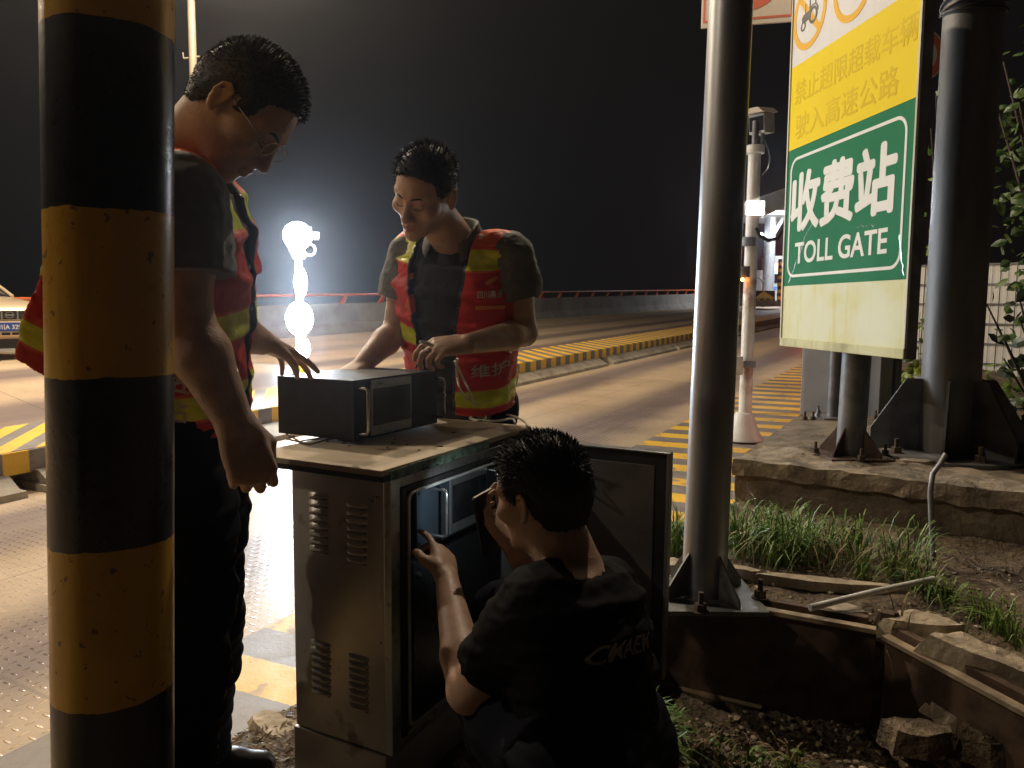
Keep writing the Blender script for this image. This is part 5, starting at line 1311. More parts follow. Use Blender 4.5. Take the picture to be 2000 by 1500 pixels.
def brows(parent, L, F, R_, U, k=1.0):
    mb = MB()
    for s_ in (-1, 1):
        pts = [L(.097, s_*.012, .030), L(.096, s_*.022, .034), L(.088, s_*.036, .035), L(.076, s_*.049, .029)]; mb.tube([V(p) for p in pts], [.0028, .0034, .0030, .0015], 8)
    o = mb.build('eyebrow_hair', MAT['hair'], parent, smooth=True)
    for s_ in (-1, 1):
        m2 = MB(); m2.tube([V(q) for q in (L(.0915, s_*.018, .002), L(.0925, s_*.026, -.0005), L(.0905, s_*.036, -.0005), L(.083, s_*.046, .004))], [.0009, .0013, .0013, .0008], 6); m2.build('eyelash', MAT['hair'], parent, smooth=True)
    return o
def torso_secs(Pp, Pn, F, k=1.0, grow=0.0, t0=0.0, t1=1.0, flare=0.0, belly=0.0, arch=0.0, tab=None):
    """cross-sections of a trunk from pelvis to neck base"""
    Pp, Pn = arr(Pp), arr(Pn); U = nrm(Pn-Pp); F = nrm(arr(F)-U*(arr(F)@U)); R_ = np.cross(F, U)
    tab = tab or [(-.12, .165, .112), (0, .172, .118), (.2, .160, .112), (.42, .168, .118), (.62, .182, .122), (.78, .190, .115), (.90, .165, .088), (.97, .10, .066), (1.02, .062, .060)]
    out = []
    for t, w_, d_ in tab:
        if t < t0-1e-6 or t > t1+1e-6: continue
        fl = flare*max(0, .45-t)
        c = Pp+(Pn-Pp)*t+F*(belly*max(0, 1-abs(t-.2)/.4)+arch*math.sin(math.pi*min(max(t, 0), 1)))
        out.append((c, R_, (w_*k+grow+fl), (d_*k+grow+fl+belly*.5*max(0, 1-abs(t-.2)/.4)), F))
    return out, U, F, R_
def frame3(o, x, y, z): return Matrix(((x[0], y[0], z[0], o[0]), (x[1], y[1], z[1], o[1]), (x[2], y[2], z[2], o[2]), (0, 0, 0, 1)))

# ================================================================== the man in the middle, seen from the front
K = 1.10
Pn = P(890, 470, 2.72); Pp = P(903, 800, 2.95); Fb = arr(V((-.34, -.94, 0)))
ft = V((Pp.x, Pp.y+.02, gz(Pp.x, Pp.y)))
ML = thing('person', 'man in red reflective vest looking down at a cable, standing behind the cabinet', 'person', ft)
T, Uu, Ff, Rr = torso_secs(Pp, Pn, Fb, K)
hc = P(829, 380, 2.50); Fh = nrm([-.42, -.74, -.53]); Uh = nrm([.10, -.45, .89])
shR, shL = arr(P(803, 500, 2.82)), arr(P(996, 502, 2.68))
elR, elL = arr(P(772, 648, 2.84)), arr(P(1024, 650, 2.74))
wrR, wrL = arr(P(704, 716, 2.66)), arr(P(912, 672, 2.46))
lo = np.array([-.95, 2.05, 1.0]); hi = np.array([.35, 3.2, 2.2])
S = SDF(lo, hi, .0048)
S.loft(T[:-1], .03, inset=.020)
L, Fh, Rh, Uh = head(S, hc, Fh, Uh, 1.08)
S.cone(L(-.022, 0, -.05), arr(Pn)-Uu*.01, .060*K, .066*K, .03)
for sh, el, wr in ((shR, elR, wrR), (shL, elL, wrL)):
    S.cone(arr(Pn)-Uu*.06, sh, .06*K, .056*K, .03); S.chain([sh, sh+(el-sh)*.5, el], [.058*K, .050*K, .042*K], .02)
    S.chain([el, el+(wr-el)*.28, wr], [.042*K, .046*K, .029*K], .015)
hd_ = nrm(arr(P(862, 677, 2.42))-wrL)
hand(S, wrL, hd_, nrm([-.1, .5, -.9]), -1, curl=(.45, .62, .75, .85), thumb=(.55, .6), sz=1.02*K)
hd2 = nrm(arr(P(668, 738, 2.56))-wrR); hand(S, wrR, hd2, (0, 0, -1), 1, sz=K, curl=(.2, .25, .3, .35))
v, f = S.mesh()
c3 = v[f].mean(1); lp = ((c3-L(.104, 0, -.061)) @ np.stack([Fh, Rh, Uh], 1)); li = ((np.abs(lp[:, 1]) < .023) & (np.abs(lp[:, 2]) < .0105*(1-(lp[:, 1]/.028)**2)+.001) & (lp[:, 0] > -.016)).astype(int)
mesh_obj('body', v, f, [MAT['skin'], MAT['lip']], ML, smooth=True, mats_idx=li)
brows(ML, L, Fh, Rh, Uh, 1.08)
hair_obj(ML, L, Fh, Rh, Uh, 1.10, front=.066, length=.024, seed=4)
# legs, trousers, shoes
def legs(parent, Pp, hipw, knees, ankles, rad, mat, Fd, name='trousers', seed=1, k=1.0, footdir=None, wrinkle=.006, h=.007, top=.10, shoes=True):
    hips = [arr(Pp)-hipw, arr(Pp)+hipw]; pts = np.array([*hips, *[arr(q) for q in knees], *[arr(q) for q in ankles]]); lo = pts.min(0)-.24; hi = pts.max(0)+.24
    S = SDF(lo, hi, h)
    for hp, kn, an in zip(hips, knees, ankles):
        kn, an = arr(kn), arr(an); S.chain([hp, hp+(kn-hp)*.5, kn, kn+(an-kn)*.35, an], [rad[0], rad[1], rad[2], rad[3], rad[4]], .04)
    S.cone(hips[0]+np.array([0, 0, .06]), hips[1]+np.array([0, 0, .06]), rad[0]*.98, rad[0]*.98, .05)
    S.noise(wrinkle, 16, seed, (1, 1, 2.2)); sdf_obj(name, S, mat, parent)
    if shoes:
        for i, an in enumerate(ankles):
            an = arr(an); fd = nrm(footdir[i] if footdir is not None else Fd); fd = nrm([fd[0], fd[1], 0]); gzz = gz(an[0]+fd[0]*.08, an[1]+fd[1]*.08); hl = an.copy(); hl[2] = gzz+.045
            S = SDF(np.minimum(hl, hl+fd*.26)-.11, np.maximum(hl, hl+fd*.26)+.14, .006)
            S.chain([hl-fd*.03, hl+fd*.09-np.array([0, 0, .004]), hl+fd*.17-np.array([0, 0, .010])], [.040, .042, .036], .02); S.cone(hl-fd*.005, hl-fd*.01+np.array([0, 0, .07]), .042, .040, .02)
            S.cut(lambda X, Y, Z: (gzz+.004)-Z+0*X+0*Y); sdf_obj('shoe', S, MAT['shoe'], parent)
gm = gz(Pp.x, Pp.y)
legs(ML, arr(Pp)-Uu*.02, Rr*.09, [arr(Pp)+[-.10, -.02, -.42], arr(Pp)+[.09, .0, -.42]], [[Pp.x-.12, Pp.y+.04, gm+.09], [Pp.x+.11, Pp.y+.04, gm+.09]], (.115*K, .10*K, .080, .078, .070), MAT['trouser'], Ff)
# shirt
def shirt_mat(name, dark_front=True):
    m = MT(name, .88, 0, (.1, .1, .1)); x, y, z = m.pos(obj=True); n = m.noise(11, 5); n2 = m.noise(600, 2)
    g_ = m.mix(n.smooth(.3, .7), (.12, .125, .12), (.17, .175, .165))
    if dark_front:
        d_ = (x.abs() < .118)*(y > .03); g_ = m.mix(d_, g_, (.030, .036, .048))
    m.color(g_); m.bump(n*1.0+n2*.15, .003); m.b.inputs['Sheen Weight'].default_value = .12; return m.m
FT = frame3(arr(Pp)-Uu*.02, Rr, Ff, Uu)
S = SDF([-.62, 2.35, 1.0], [.30, 3.2, 1.92], .0052)
T2, *_ = torso_secs(Pp, Pn, Fb, K, .016, 0, .93); S.loft(T2, .03)
for sh, el, fr in ((shR, elR, .56), (shL, elL, .50)):
    d = el-sh; S.cone(arr(Pn)-Uu*.055, sh, .070*K, .072*K, .03); S.chain([sh, sh+d*.3, sh+d*fr], [.074*K, .076*K, .072*K+.010], .03)
S.noise(.0045, 22, 5, (1, 1, 1.5)); S.creases(.0028, 5)
for sh, el, fr in ((shR, elR, .56), (shL, elL, .50)):
    e_ = sh+(el-sh)*fr; dn = nrm(el-sh); r = S.reg(e_, e_, .12)
    if r: rr_, X, Y, Z = r; dd = (X-e_[0])*dn[0]+(Y-e_[1])*dn[1]+(Z-e_[2])*dn[2]; rad_ = np.sqrt((X-e_[0])**2+(Y-e_[1])**2+(Z-e_[2])**2); S.F[rr_] = np.where(rad_ < .13, np.maximum(S.F[rr_], dd), S.F[rr_])
nb = arr(Pn)+Uu*.062
S.ell(nb+Ff*.025, (Rr, Ff, Uu), (.060, .068, .070), .008, 's')
mshirt = shirt_mat('polo_shirt_cloth')
sdf_obj('polo_shirt', S, mshirt, ML, frame=FT)
def collar(parent, Pn, U, F, R_, r0=.068, h_=.045, mat=None, tilt=.35, gap=.55, frame=None, name='collar'):
    mb = MB(); n = 26; rows = []
    for j in range(n+1):
        a = gap+(2*math.pi-2*gap)*j/n; dirx = F*math.cos(a)+R_*math.sin(a)
        front = max(0, math.cos(a)); b0 = arr(Pn)+dirx*(r0*1.02)+U*(.012-.050*front)+F*.012
        p = [b0-dirx*.004, b0+U*h_*(1-.25*front), b0+U*(h_+.002)*(1-.25*front)+dirx*.006, b0+dirx*(.024+.012*front)+U*(.006-.018*front)+(-dirx*0), b0+dirx*(.018+.010*front)+U*(-.002-.016*front)]
        rows.append([mb.pt(q) for q in p])
    for A_, B_ in zip(rows, rows[1:]):
        for i in range(4): mb.face((A_[i], A_[i+1], B_[i+1], B_[i]))
    o = mb.build(name, mat or MAT['shirt'], parent, smooth=True); sm = o.modifiers.new('s', 'SOLIDIFY'); sm.thickness = .003; return o
collar(ML, arr(Pn)+Uu*.000, Uu, Ff, Rr, .078, .050, gap=.62)
# vest
def make_vest(parent, Pp, Pn, Fb, K, shs, els, box, bands, orange, openw, hem=.0, flare=.0, back_flare=0.0, seed=3, grow=.032, h=.0052, noise=.006, openx=0.0, neck=.085, arm_r=.080, front_off=0.0, name='reflective_vest', tab=None, belly=0, hem_tilt=0.0, bf_top=.38, bf_pow=1.3):
    T3, U, F, R_ = torso_secs(Pp, Pn, Fb, K, grow, -.12, .97, flare, belly, tab=tab)
    S = SDF(box[0], box[1], h); S.loft(T3, .03)
    for sh in shs: S.cone(arr(Pn)-U*.05, arr(sh)+U*.012, .078*K, .070*K, .03)
    o = arr(Pp)
    X = S.ax[0][:, None, None]-o[0]; Y = S.ax[1][None, :, None]-o[1]; Z = S.ax[2][None, None, :]-o[2]
    lx = X*R_[0]+Y*R_[1]+Z*R_[2]; ly = X*F[0]+Y*F[1]+Z*F[2]; lz = X*U[0]+Y*U[1]+Z*U[2]
    if back_flare:
        # loose back panel hanging away from the body
        q = np.clip((bf_top-lz)/(bf_top-.10), 0, 1); yb = -(.10*K+grow)-back_flare*q**bf_pow
        dd = np.maximum(np.maximum(np.abs(lx)-(.165*K-.02*q), np.abs(ly-yb*.5)-np.abs(yb*.5)), np.maximum(-lz-.08, lz-bf_top-.04))
        hh = np.clip(.5+.5*(S.F-dd)/.05, 0, 1); S.F = (S.F*(1-hh)+dd*hh-.05*hh*(1-hh)).astype(np.float32)
    S.noise(noise, 17, seed, (1, 1, 1.3)); S.creases(.0030, seed)
    S.F = np.maximum(S.F, (hem+hem_tilt*np.maximum(0, -ly)-lz)).astype(np.float32)
    # hollow below so that the hem is an edge of cloth
    inner = S.F+.013; cutin = np.maximum(inner, lz-.16-hem_tilt*np.maximum(0, -ly)); S.F = np.maximum(S.F, -cutin).astype(np.float32)
    wv = np.interp(lz.ravel(), [0, .25, .42, .58], openw).reshape(lz.shape) if False else openw[0]+(openw[1]-openw[0])*np.clip(lz/.35, 0, 1)+(openw[2]-openw[1])*np.clip((lz-.35)/.22, 0, 1)
    S.F = np.maximum(S.F, -np.maximum(np.abs(lx-openx)-wv, -ly+.02)).astype(np.float32)
    for sh, el in zip(shs, els):
        sh, el = arr(sh), arr(el); outw = nrm((sh-o)-U*((sh-o)@U)); S.cone(sh-U*.05+outw*.078, sh-U*.17+outw*.075, arm_r, arm_r*.9, .01, 's'); S.cone(sh+outw*.085, sh+outw*.14-U*.1, arm_r*.82, arm_r, .01, 's')
    S.cone(arr(Pn)-U*.035+F*.02, arr(Pn)+U*.10-F*.0, neck, neck*1.2, .01, 's')
    FV = frame3(o, R_, F, U)
    v, f = S.mesh(); ob = mesh_obj(name, v, f, vest_mat(name+'_cloth', bands, orange, hem_tilt, openw, openx), parent, smooth=True, frame=FV)
    bvh = BVHTree.FromPolygons([V(p) for p in v], [tuple(q) for q in f.tolist()])
    return ob, bvh, U, F, R_, o
def vest_mat(name, bands, orange, tilt=0.0, ow=(0, 0, 0), ox=0.0):
    m = MT(name, .5, 0, REDC); x, y, z = m.pos(obj=True); wz = (z/.35).max(0.0).min(1.0)*(ow[1]-ow[0])+ow[0]+((z-.35)/.22).max(0.0).min(1.0)*(ow[2]-ow[1]); trim = ((x-ox).abs() < (wz+.011))*(y > 0); z = z-(y*-1.0).max(0.0)*tilt; n = m.noise(9, 5); n2 = m.noise(700, 2); n3 = m.noise(30, 4)
    red = m.mix(n.smooth(.3, .7), (.52, .020, .024), (.72, .042, .038)); red = m.mix((z > orange), red, m.mix(n.smooth(.3, .7), (.80, .11, .045), (.92, .20, .07)))
    s_ = pip = None
    for a, b in bands:
        q = ((z > a)*(z < b)); s_ = q if s_ is None else s_.max(q)
        q = ((z > a-.006)*(z < b+.006)); pip = q if pip is None else pip.max(q)
    lim = m.mix(n3.smooth(.3, .7), (.60, .68, .03), (.78, .84, .05))
    col = m.mix(pip, red, (.75, .14, .05)); col = m.mix(s_, col, lim); col = m.mix(trim, col, (.02, .018, .02)); m.color(col); m.rough(s_*-.25+n*.25+.40); m.bump(n*1.0+n3*.35+n2*.04, .006); return m.m
V1, bv1, U1, F1, R1, O1 = make_vest(ML, Pp, Pn, Fb, K, (shR, shL), (elR, elL), ([-.62, 2.35, .98], [.32, 3.25, 1.95]),
    [(.095, .160), (.320, .378), (.605, .665)], .675, (.050, .070, .100), hem=.062, openx=.020, seed=8, back_flare=.05, arm_r=.066)
def vtext(parent, body, h_, o, R_, F, U, x_, z_, bv, mat=None, width=None, rot=0.0, outdir=None, bold=.012, name='vest_lettering'):
    zd = nrm(F if outdir is None else outdir); yd = nrm(U-zd*(U@zd)); xd = np.cross(yd, zd)
    if rot: xd, yd = xd*math.cos(rot)+yd*math.sin(rot), yd*math.cos(rot)-xd*math.sin(rot)
    c = o+R_*x_+U*z_+zd*.0
    Fm = frame3(c, xd, yd, zd)
    Fm2 = frame3(c+zd*.35, xd, yd, zd)
    return text_obj(name, body, h_, Fm2, mat or MAT['vestgrey'], parent, width=width, bold=bold, thick=.0006, bvh=_Far(bv))
class _Far:
    def __init__(s, b): s.b = b
    def ray_cast(s, o, d): return s.b.ray_cast(o, d)
od = nrm(F1-R1*.35)
vtext(V1, '四川高速', .022, O1, R1, F1, U1, -.135, .530, bv1, outdir=od, width=.085, bold=.008)
vtext(V1, '维护', .055, O1, R1, F1, U1, -.130, .245, bv1, outdir=od, width=.135, bold=.01)
# leaf-shaped badge, pocket flaps, snap and orange tag
def patch(parent, name, pts, o, R_, F, U, bv, mat, lift=.003, outdir=None, thick=.002):
    zd = nrm(F if outdir is None else outdir); out = []
    for (x_, z_) in pts:
        q = V(o+R_*x_+U*z_+zd*.35); h_ = bv.ray_cast(q, V(-zd)); out.append((h_[0] if h_[0] is not None else q-V(zd*.2))+V(zd)*lift)
    mb = MB(); mb.prism(out, V(zd)*thick); return mb.build(name, mat, parent)
ORG2 = cloth('orange_patch', (.80, .30, .06), .5)
patch(V1, 'badge', [(-.115, .567), (-.13, .577), (-.15, .583), (-.165, .585), (-.158, .573), (-.14, .563), (-.122, .560)], O1, R1, F1, U1, bv1, MAT['badge'] if 'badge' in MAT else ORG2, outdir=od)
patch(V1, 'badge', [(.075, .545), (.12, .553), (.12, .573), (.075, .565)], O1, R1, F1, U1, bv1, ORG2)
REDV = cloth('red_pocket', (.60, .035, .03), .45, 400)
patch(V1, 'chest_pocket', [(-.085, .485), (-.185, .482), (-.185, .400), (-.10, .395), (-.085, .405)], O1, R1, F1, U1, bv1, REDV, .004, od, .004)
patch(V1, 'pocket_flap', [(-.082, .492), (-.188, .488), (-.188, .476), (-.082, .479)], O1, R1, F1, U1, bv1, ORG2, .008, od, .003)
patch(V1, 'orange_tag', [(.075, .520), (.115, .500), (.135, .460), (.105, .437), (.085, .450), (.075, .475)], O1, R1, F1, U1, bv1, cloth('orange_tag_cloth', (.85, .14, .05), .4), .006, None, .004)
q = V(O1+R1*-.115+U1*.70+F1*.35); h_ = bv1.ray_cast(q, V(-F1))
if h_[0] is not None: mb = MB(); mb.ball(h_[0]+V(F1)*.004, .008, 10); mb.build('snap_button', MT('snap', .3, .6, (.7, .7, .7)).m, V1, smooth=True)
# cable end in his fingers
pc = [P(820, 667, 2.35), P(832, 670, 2.36), P(846, 675, 2.375)]
cable('cable_plug', None, [P(832, 668, 2.36), P(850, 674, 2.37)], .006, MAT['cablew'], None) if False else None
mb = MB(); mb.tube(pc, [.004, .006, .005], 8); o = mb.build('cable_plug', MAT['cablew'], None, smooth=True, frame=Matrix.Translation(pc[0])); tag(o, 'pale cable plug between the fingers of the man in the middle', 'plug')
cable('grey_cable', 'thin grey cable with a dark plug hanging below the middle man\'s hand', [P(838, 684, 2.40), P(828, 690, 2.42), P(820, 702, 2.44), P(812, 718, 2.46)], .0035, MAT['galv_dark'])

# ================================================================== the man at the left, in profile, half behind the striped post
K = 1.06
Pn = P(340, 318, 1.62); Pp = P(338, 800, 1.72); Fb = arr(V((1, .10, 0)))
ft = V((Pp.x, Pp.y+.1, gz(Pp.x, Pp.y+.1)))
LM = thing('person', 'man in profile wearing glasses and a loose reflective vest, half behind the striped post', 'person', ft)
T, Uu, Ff, Rr = torso_secs(Pp, Pn, Fb, K)
hc = P(468, 222, 1.56); Fh = nrm([.60, -.02, -.80]); Uh = nrm([.80, .0, .60])
shN, shF = arr(P(352, 388, 1.45)), arr(P(385, 392, 1.80))
elN, elF = arr(P(362, 630, 1.43)), arr(P(440, 640, 1.86))
wrN, wrF = arr(P(462, 832, 1.44)), arr(P(512, 668, 1.98))
S = SDF([-1.15, 1.2, 1.05], [-.35, 2.3, 2.15], .0046)
S.loft(T, .03, inset=.012)
L, Fh, Rh, Uh = head(S, hc, Fh, Uh, .97)
S.cone(L(-.03, 0, -.045), arr(Pn)-Uu*.01, .058*K, .066*K, .03)
for sh, el, wr in ((shN, elN, wrN), (shF, elF, wrF)):
    S.cone(arr(Pn)-Uu*.06, sh, .06*K, .056*K, .03); S.chain([sh, sh+(el-sh)*.5, el], [.056*K, .052*K, .046*K], .02); S.chain([el, el+(wr-el)*.3, wr], [.046*K, .051*K, .032*K], .015)
hand(S, wrN, nrm(arr(P(488, 905, 1.44))-wrN), nrm([-.55, .80, -.1]), 1, curl=(.80, .95, 1.05, 1.1), thumb=(.6, .6), sz=1.12)
hand(S, wrF, nrm(arr(P(566, 694, 2.06))-wrF), nrm([-.1, -.25, -1]), -1, curl=(.15, .22, .28, .40), thumb=(.4, .5), sz=1.0, spread=.16)
v, f = S.mesh(); c3 = v[f].mean(1); lp = ((c3-L(.104, 0, -.061)) @ np.stack([Fh, Rh, Uh], 1)); li = ((np.abs(lp[:, 1]) < .023) & (np.abs(lp[:, 2]) < .0105*(1-(lp[:, 1]/.028)**2)+.001) & (lp[:, 0] > -.016)).astype(int)
mesh_obj('body', v, f, [MAT['skin'], MAT['lip']], LM, smooth=True, mats_idx=li)
brows(LM, L, Fh, Rh, Uh); hair_obj(LM, L, Fh, Rh, Uh, 1.02, front=.078, length=.013, seed=9, dens=9000)
GLM = MT('glass_rim', .2, .8, (.5, .5, .52)).m
for s_ in (-1, 1):
    mb = MB(); c_ = L(.104, s_*.033, .010); mb.tube([V(c_+Rh*math.cos(a)*.024+Uh*math.sin(a)*.017) for a in np.linspace(0, 2*math.pi, 20, endpoint=False)], .0011, 6, closed=True); gr = mb.build('glasses_rim', GLM, LM, smooth=True)
    mb = MB(); mb.tube([V(L(.103, s_*.056, .012)), V(L(.05, s_*.074, .016)), V(L(-.01, s_*.078, .018))], .0011, 6); mb.build('glasses_temple', GLM, LM, smooth=True)
ga = gz(Pp.x, Pp.y+.12)
legs(LM, arr(Pp)-Uu*.03, Rr*.085, [P(392, 1185, 1.86), P(365, 1170, 1.66)], [V((P(385, 1440, 1.98).x, 1.98, ga+.10)), V((P(345, 1450, 1.7).x, 1.66, ga+.10))], (.128*K, .118*K, .098, .095, .082), MAT['trouser'], Ff, seed=6, wrinkle=.009, h=.006)
FT = frame3(arr(Pp)-Uu*.02, Rr, Ff, Uu)
S = SDF([-1.15, 1.25, 1.15], [-.35, 2.1, 2.0], .005)
T2, *_ = torso_secs(Pp, Pn, Fb, K, .016, 0, .93); S.loft(T2, .03)
for sh, el, fr in ((shN, elN, .62), (shF, elF, .55)):
    d = el-sh; S.cone(arr(Pn)-Uu*.055, sh, .070*K, .074*K, .03); S.chain([sh, sh+d*.3, sh+d*fr], [.077*K, .080*K, .090*K], .03)
S.noise(.005, 20, 15, (1, 1, 1.5)); S.creases(.0030, 15)
for sh, el, fr in ((shN, elN, .62), (shF, elF, .55)):
    e_ = sh+(el-sh)*fr; dn = nrm(el-sh); r = S.reg(e_, e_, .13); rr_, X, Y, Z = r; dd = (X-e_[0])*dn[0]+(Y-e_[1])*dn[1]+(Z-e_[2])*dn[2]; rad_ = np.sqrt((X-e_[0])**2+(Y-e_[1])**2+(Z-e_[2])**2); S.F[rr_] = np.where(rad_ < .15, np.maximum(S.F[rr_], dd), S.F[rr_])
S.ell(arr(Pn)+Uu*.03+Ff*.03, (Rr, Ff, Uu), (.062, .072, .07), .008, 's')
sdf_obj('polo_shirt', S, mshirt, LM, frame=FT)
collar(LM, arr(Pn), Uu, Ff, Rr, .074, .046, gap=.6)
V2, bv2, U2, F2, R2, O2 = make_vest(LM, arr(Pp)-Uu*.03, Pn, Fb, K, (shN, shF), (elN, elF), ([-1.42, 1.2, 1.05], [-.32, 2.2, 2.0]),
    [(.075, .128), (.235, .292), (.46, .52)], .525, (.015, .022, .06), hem=.025, seed=11, back_flare=.14, hem_tilt=.55, bf_top=.50, bf_pow=1.0, neck=.070, arm_r=.066, grow=.036, noise=.007)
vtext(V2, '费', .060, O2, R2, F2, U2, .02, .165, bv2, outdir=nrm(R2+F2*.35))
vtext(V2, '站', .050, O2, R2, F2, U2, .02, .100, bv2, outdir=nrm(R2+F2*.35))
vtext(V2, '四川高速公路', .055, O2, R2, F2, U2, -.0, .325, bv2, outdir=nrm(-F2), width=.30)

# ================================================================== the crouching man, seen from behind
K = .94
Pn = P(1110, 1092, 1.56); Pp = P(1160, 1500, 1.44)
Fb = arr(V((-.86, .50, 0)))
g3 = gz(Pp.x-.05, Pp.y+.2)
CM = thing('person', 'crouching man in a black T-shirt seen from behind, lifting a phone towards the open cabinet', 'person', V((Pp.x, Pp.y, g3)))
T, Uu, Ff, Rr = torso_secs(Pp, Pn, Fb, K)
hc = P(1058, 975, 1.60); Fh = nrm([-.78, .60, -.16]); Uh = nrm([-.12, .0, .99])
shL, shR = arr(P(1050, 1185, 1.43)), arr(P(1180, 1150, 1.74))
elL, elR = arr(P(915, 1350, 1.52)), arr(P(1085, 1200, 1.92))
wrL, wrR = arr(P(872, 1128, 1.84)), arr(P(1000, 1062, 1.90))
S = SDF([-.42, 1.1, .45], [.42, 2.25, 1.42], .0046)
S.loft(T, .03, inset=.012)
L, Fh, Rh, Uh = head(S, hc, Fh, Uh, .98)
S.cone(L(-.022, 0, -.05), arr(Pn)-Uu*.01, .060, .066, .03)
for sh, el, wr in ((shL, elL, wrL), (shR, elR, wrR)):
    S.cone(arr(Pn)-Uu*.06, sh, .06, .056, .03); S.chain([sh, sh+(el-sh)*.5, el], [.058, .050, .043], .02); S.chain([el, el+(wr-el)*.28, wr], [.043, .045, .028], .015)
hand(S, wrL, nrm(arr(P(858, 1040, 1.98))-wrL), nrm([-.35, .85, .25]), 1, curl=(.20, .55, .70, .8), thumb=(.3, .5), sz=1.0, spread=.12)
hand(S, wrR, nrm(arr(P(955, 1000, 1.93))-wrR), nrm([-.45, .2, .85]), 1, curl=(.40, .45, .5, .55), thumb=(.2, .5), sz=.95)
sdf_obj('body', S, MAT['skin'], CM)
brows(CM, L, Fh, Rh, Uh); hair_obj(CM, L, Fh, Rh, Uh, 1.03, front=.075, length=.015, seed=21, dens=11000)
kn1, kn2 = V((-.06, 1.70, g3+.48)), V((-.01, 1.92, g3+.50)); an1, an2 = V((.06, 1.62, g3+.10)), V((.12, 1.84, g3+.10))
legs(CM, arr(Pp)-Uu*.02, Rr*.10, [kn1, kn2], [an1, an2], (.125, .11, .085, .080, .065), MAT['trouser'], Ff, seed=16, wrinkle=.007)
FT = frame3(arr(Pp)-Uu*.02, Rr, Ff, Uu)
S = SDF([-.42, 1.1, .42], [.46, 2.2, 1.42], .005)
T2, *_ = torso_secs(Pp, Pn, Fb, K, .018, -.12, .93); S.loft(T2, .03)
for sh, el, fr in ((shL, elL, .70), (shR, elR, .62)):
    d = el-sh; S.cone(arr(Pn)-Uu*.055, sh, .070, .074, .03); S.chain([sh, sh+d*.3, sh+d*fr], [.070, .070, .072], .03)
S.noise(.006, 18, 25, (1, 1, 1.4)); S.creases(.0035, 25)
for sh, el, fr in ((shL, elL, .70), (shR, elR, .62)):
    e_ = sh+(el-sh)*fr; dn = nrm(el-sh); r = S.reg(e_, e_, .13); rr_, X, Y, Z = r; dd = (X-e_[0])*dn[0]+(Y-e_[1])*dn[1]+(Z-e_[2])*dn[2]; rad_ = np.sqrt((X-e_[0])**2+(Y-e_[1])**2+(Z-e_[2])**2); S.F[rr_] = np.where(rad_ < .14, np.maximum(S.F[rr_], dd), S.F[rr_])
S.ell(arr(Pn)+Uu*.035+Ff*.02, (Rr, Ff, Uu), (.062, .066, .055), .008, 's')
v, f = S.mesh(); mesh_obj('t_shirt', v, f, MAT['black_tee'], CM, smooth=True, frame=FT); bv3 = BVHTree.FromPolygons([V(p) for p in v], [tuple(q) for q in f.tolist()])
MAT['teeprint'] = MT('tee_print', .7, 0, (.22, .21, .20), .2).m
vtext(CM, 'CMAEM', .034, arr(Pp), Rr, Ff, Uu, -.065, .235, bv3, MAT['teeprint'], width=.185, outdir=-Ff, name='shirt_lettering', bold=.012)
# phone with its lamp on, held up in his right hand
pa, pb_ = P(938, 935, 1.90), P(962, 1072, 1.93); pu = (pa-pb_).normalized(); pn_ = V((-.62, .60, -.1)); pn_ = (pn_-pu*pn_.dot(pu)).normalized(); px_ = pu.cross(pn_)
Fp = Matrix(((px_.x, pu.x, pn_.x, pb_.x), (px_.y, pu.y, pn_.y, pb_.y), (px_.z, pu.z, pn_.z, pb_.z), (0, 0, 0, 1)))
PH = thing('phone', 'black mobile phone in a pale edged case held up by the crouching man', 'phone', tuple(pb_))
mb = MB(Fp); mb.box((-.038, -.005, -.0045), (.038, .155, .0045)); mb.build('phone_body', MAT['black'], PH, bevel=.004)
mb = MB(Fp); mb.box((-.032, .1552, -.0035), (.032, .1575, .0035)); mb.build('case_edge', MAT['cablew'], PH)
mb = MB(Fp); mb.cyl((.022, .14, .0046), (.022, .14, .0054), .004, n=12); mb.build('flash_lamp', emis('phone_flash', (.85, .95, 1), 30), PH)
lamp('SPOT', 'phone_light', Fp @ V((.022, .14, .012)), 1.6, (.82, .93, 1.0), .006, P(868, 985, 2.10), 85, .7, PH)
# ================================================================== grass, litter and plants
rn = random.Random(31)
def blades(mb, x, y, z, n, hgt, spread, rr=rn, lean=None, w=.0032):
    for _ in range(n):
        a = rr.uniform(0, 6.28); r = spread*math.sqrt(rr.random()); bx, by = x+r*math.cos(a)*.6, y+r*math.sin(a)*.6
        h_ = hgt*rr.uniform(.5, 1.15); out = rr.uniform(.25, 1.15)*h_; ca, sa = math.cos(a+rr.uniform(-.6, .6)), math.sin(a+rr.uniform(-.6, .6)); w_ = w*rr.uniform(.6, 1.3); prev = None
        for k in range(6):
            f = k/5; p = V((bx+ca*out*f*f, by+sa*out*f*f, z+h_*(f*1.35-.85*f*f*f*(.35+out/h_)))); ww = w_*(1-f**2.2)+.0002; s_ = V((-sa, ca, 0))*ww
            cur = (mb.pt(p-s_), mb.pt(p+s_))
            if prev: mb.face((prev[0], prev[1], cur[1], cur[0]))
            prev = cur
mb = MB()
def patch_grass(pix, z, n, hgt, spread, cnt):
    for _ in range(cnt):
        k = rn.random()*(len(pix)-1); i = int(k); f = k-i; px = pix[i][0]*(1-f)+pix[i+1][0]*f+rn.uniform(-14, 14); py = pix[i][1]*(1-f)+pix[i+1][1]*f+rn.uniform(-14, 14)
        q = G(px, py, z); blades(mb, q.x, q.y, gz(q.x, q.y)-.01, n, hgt, spread)
patch_grass([(1300, 1085), (1345, 1080)], .33, 13, .27, .05, 13)
patch_grass([(1425, 1085), (1500, 1095), (1580, 1110)], .33, 12, .31, .06, 26)
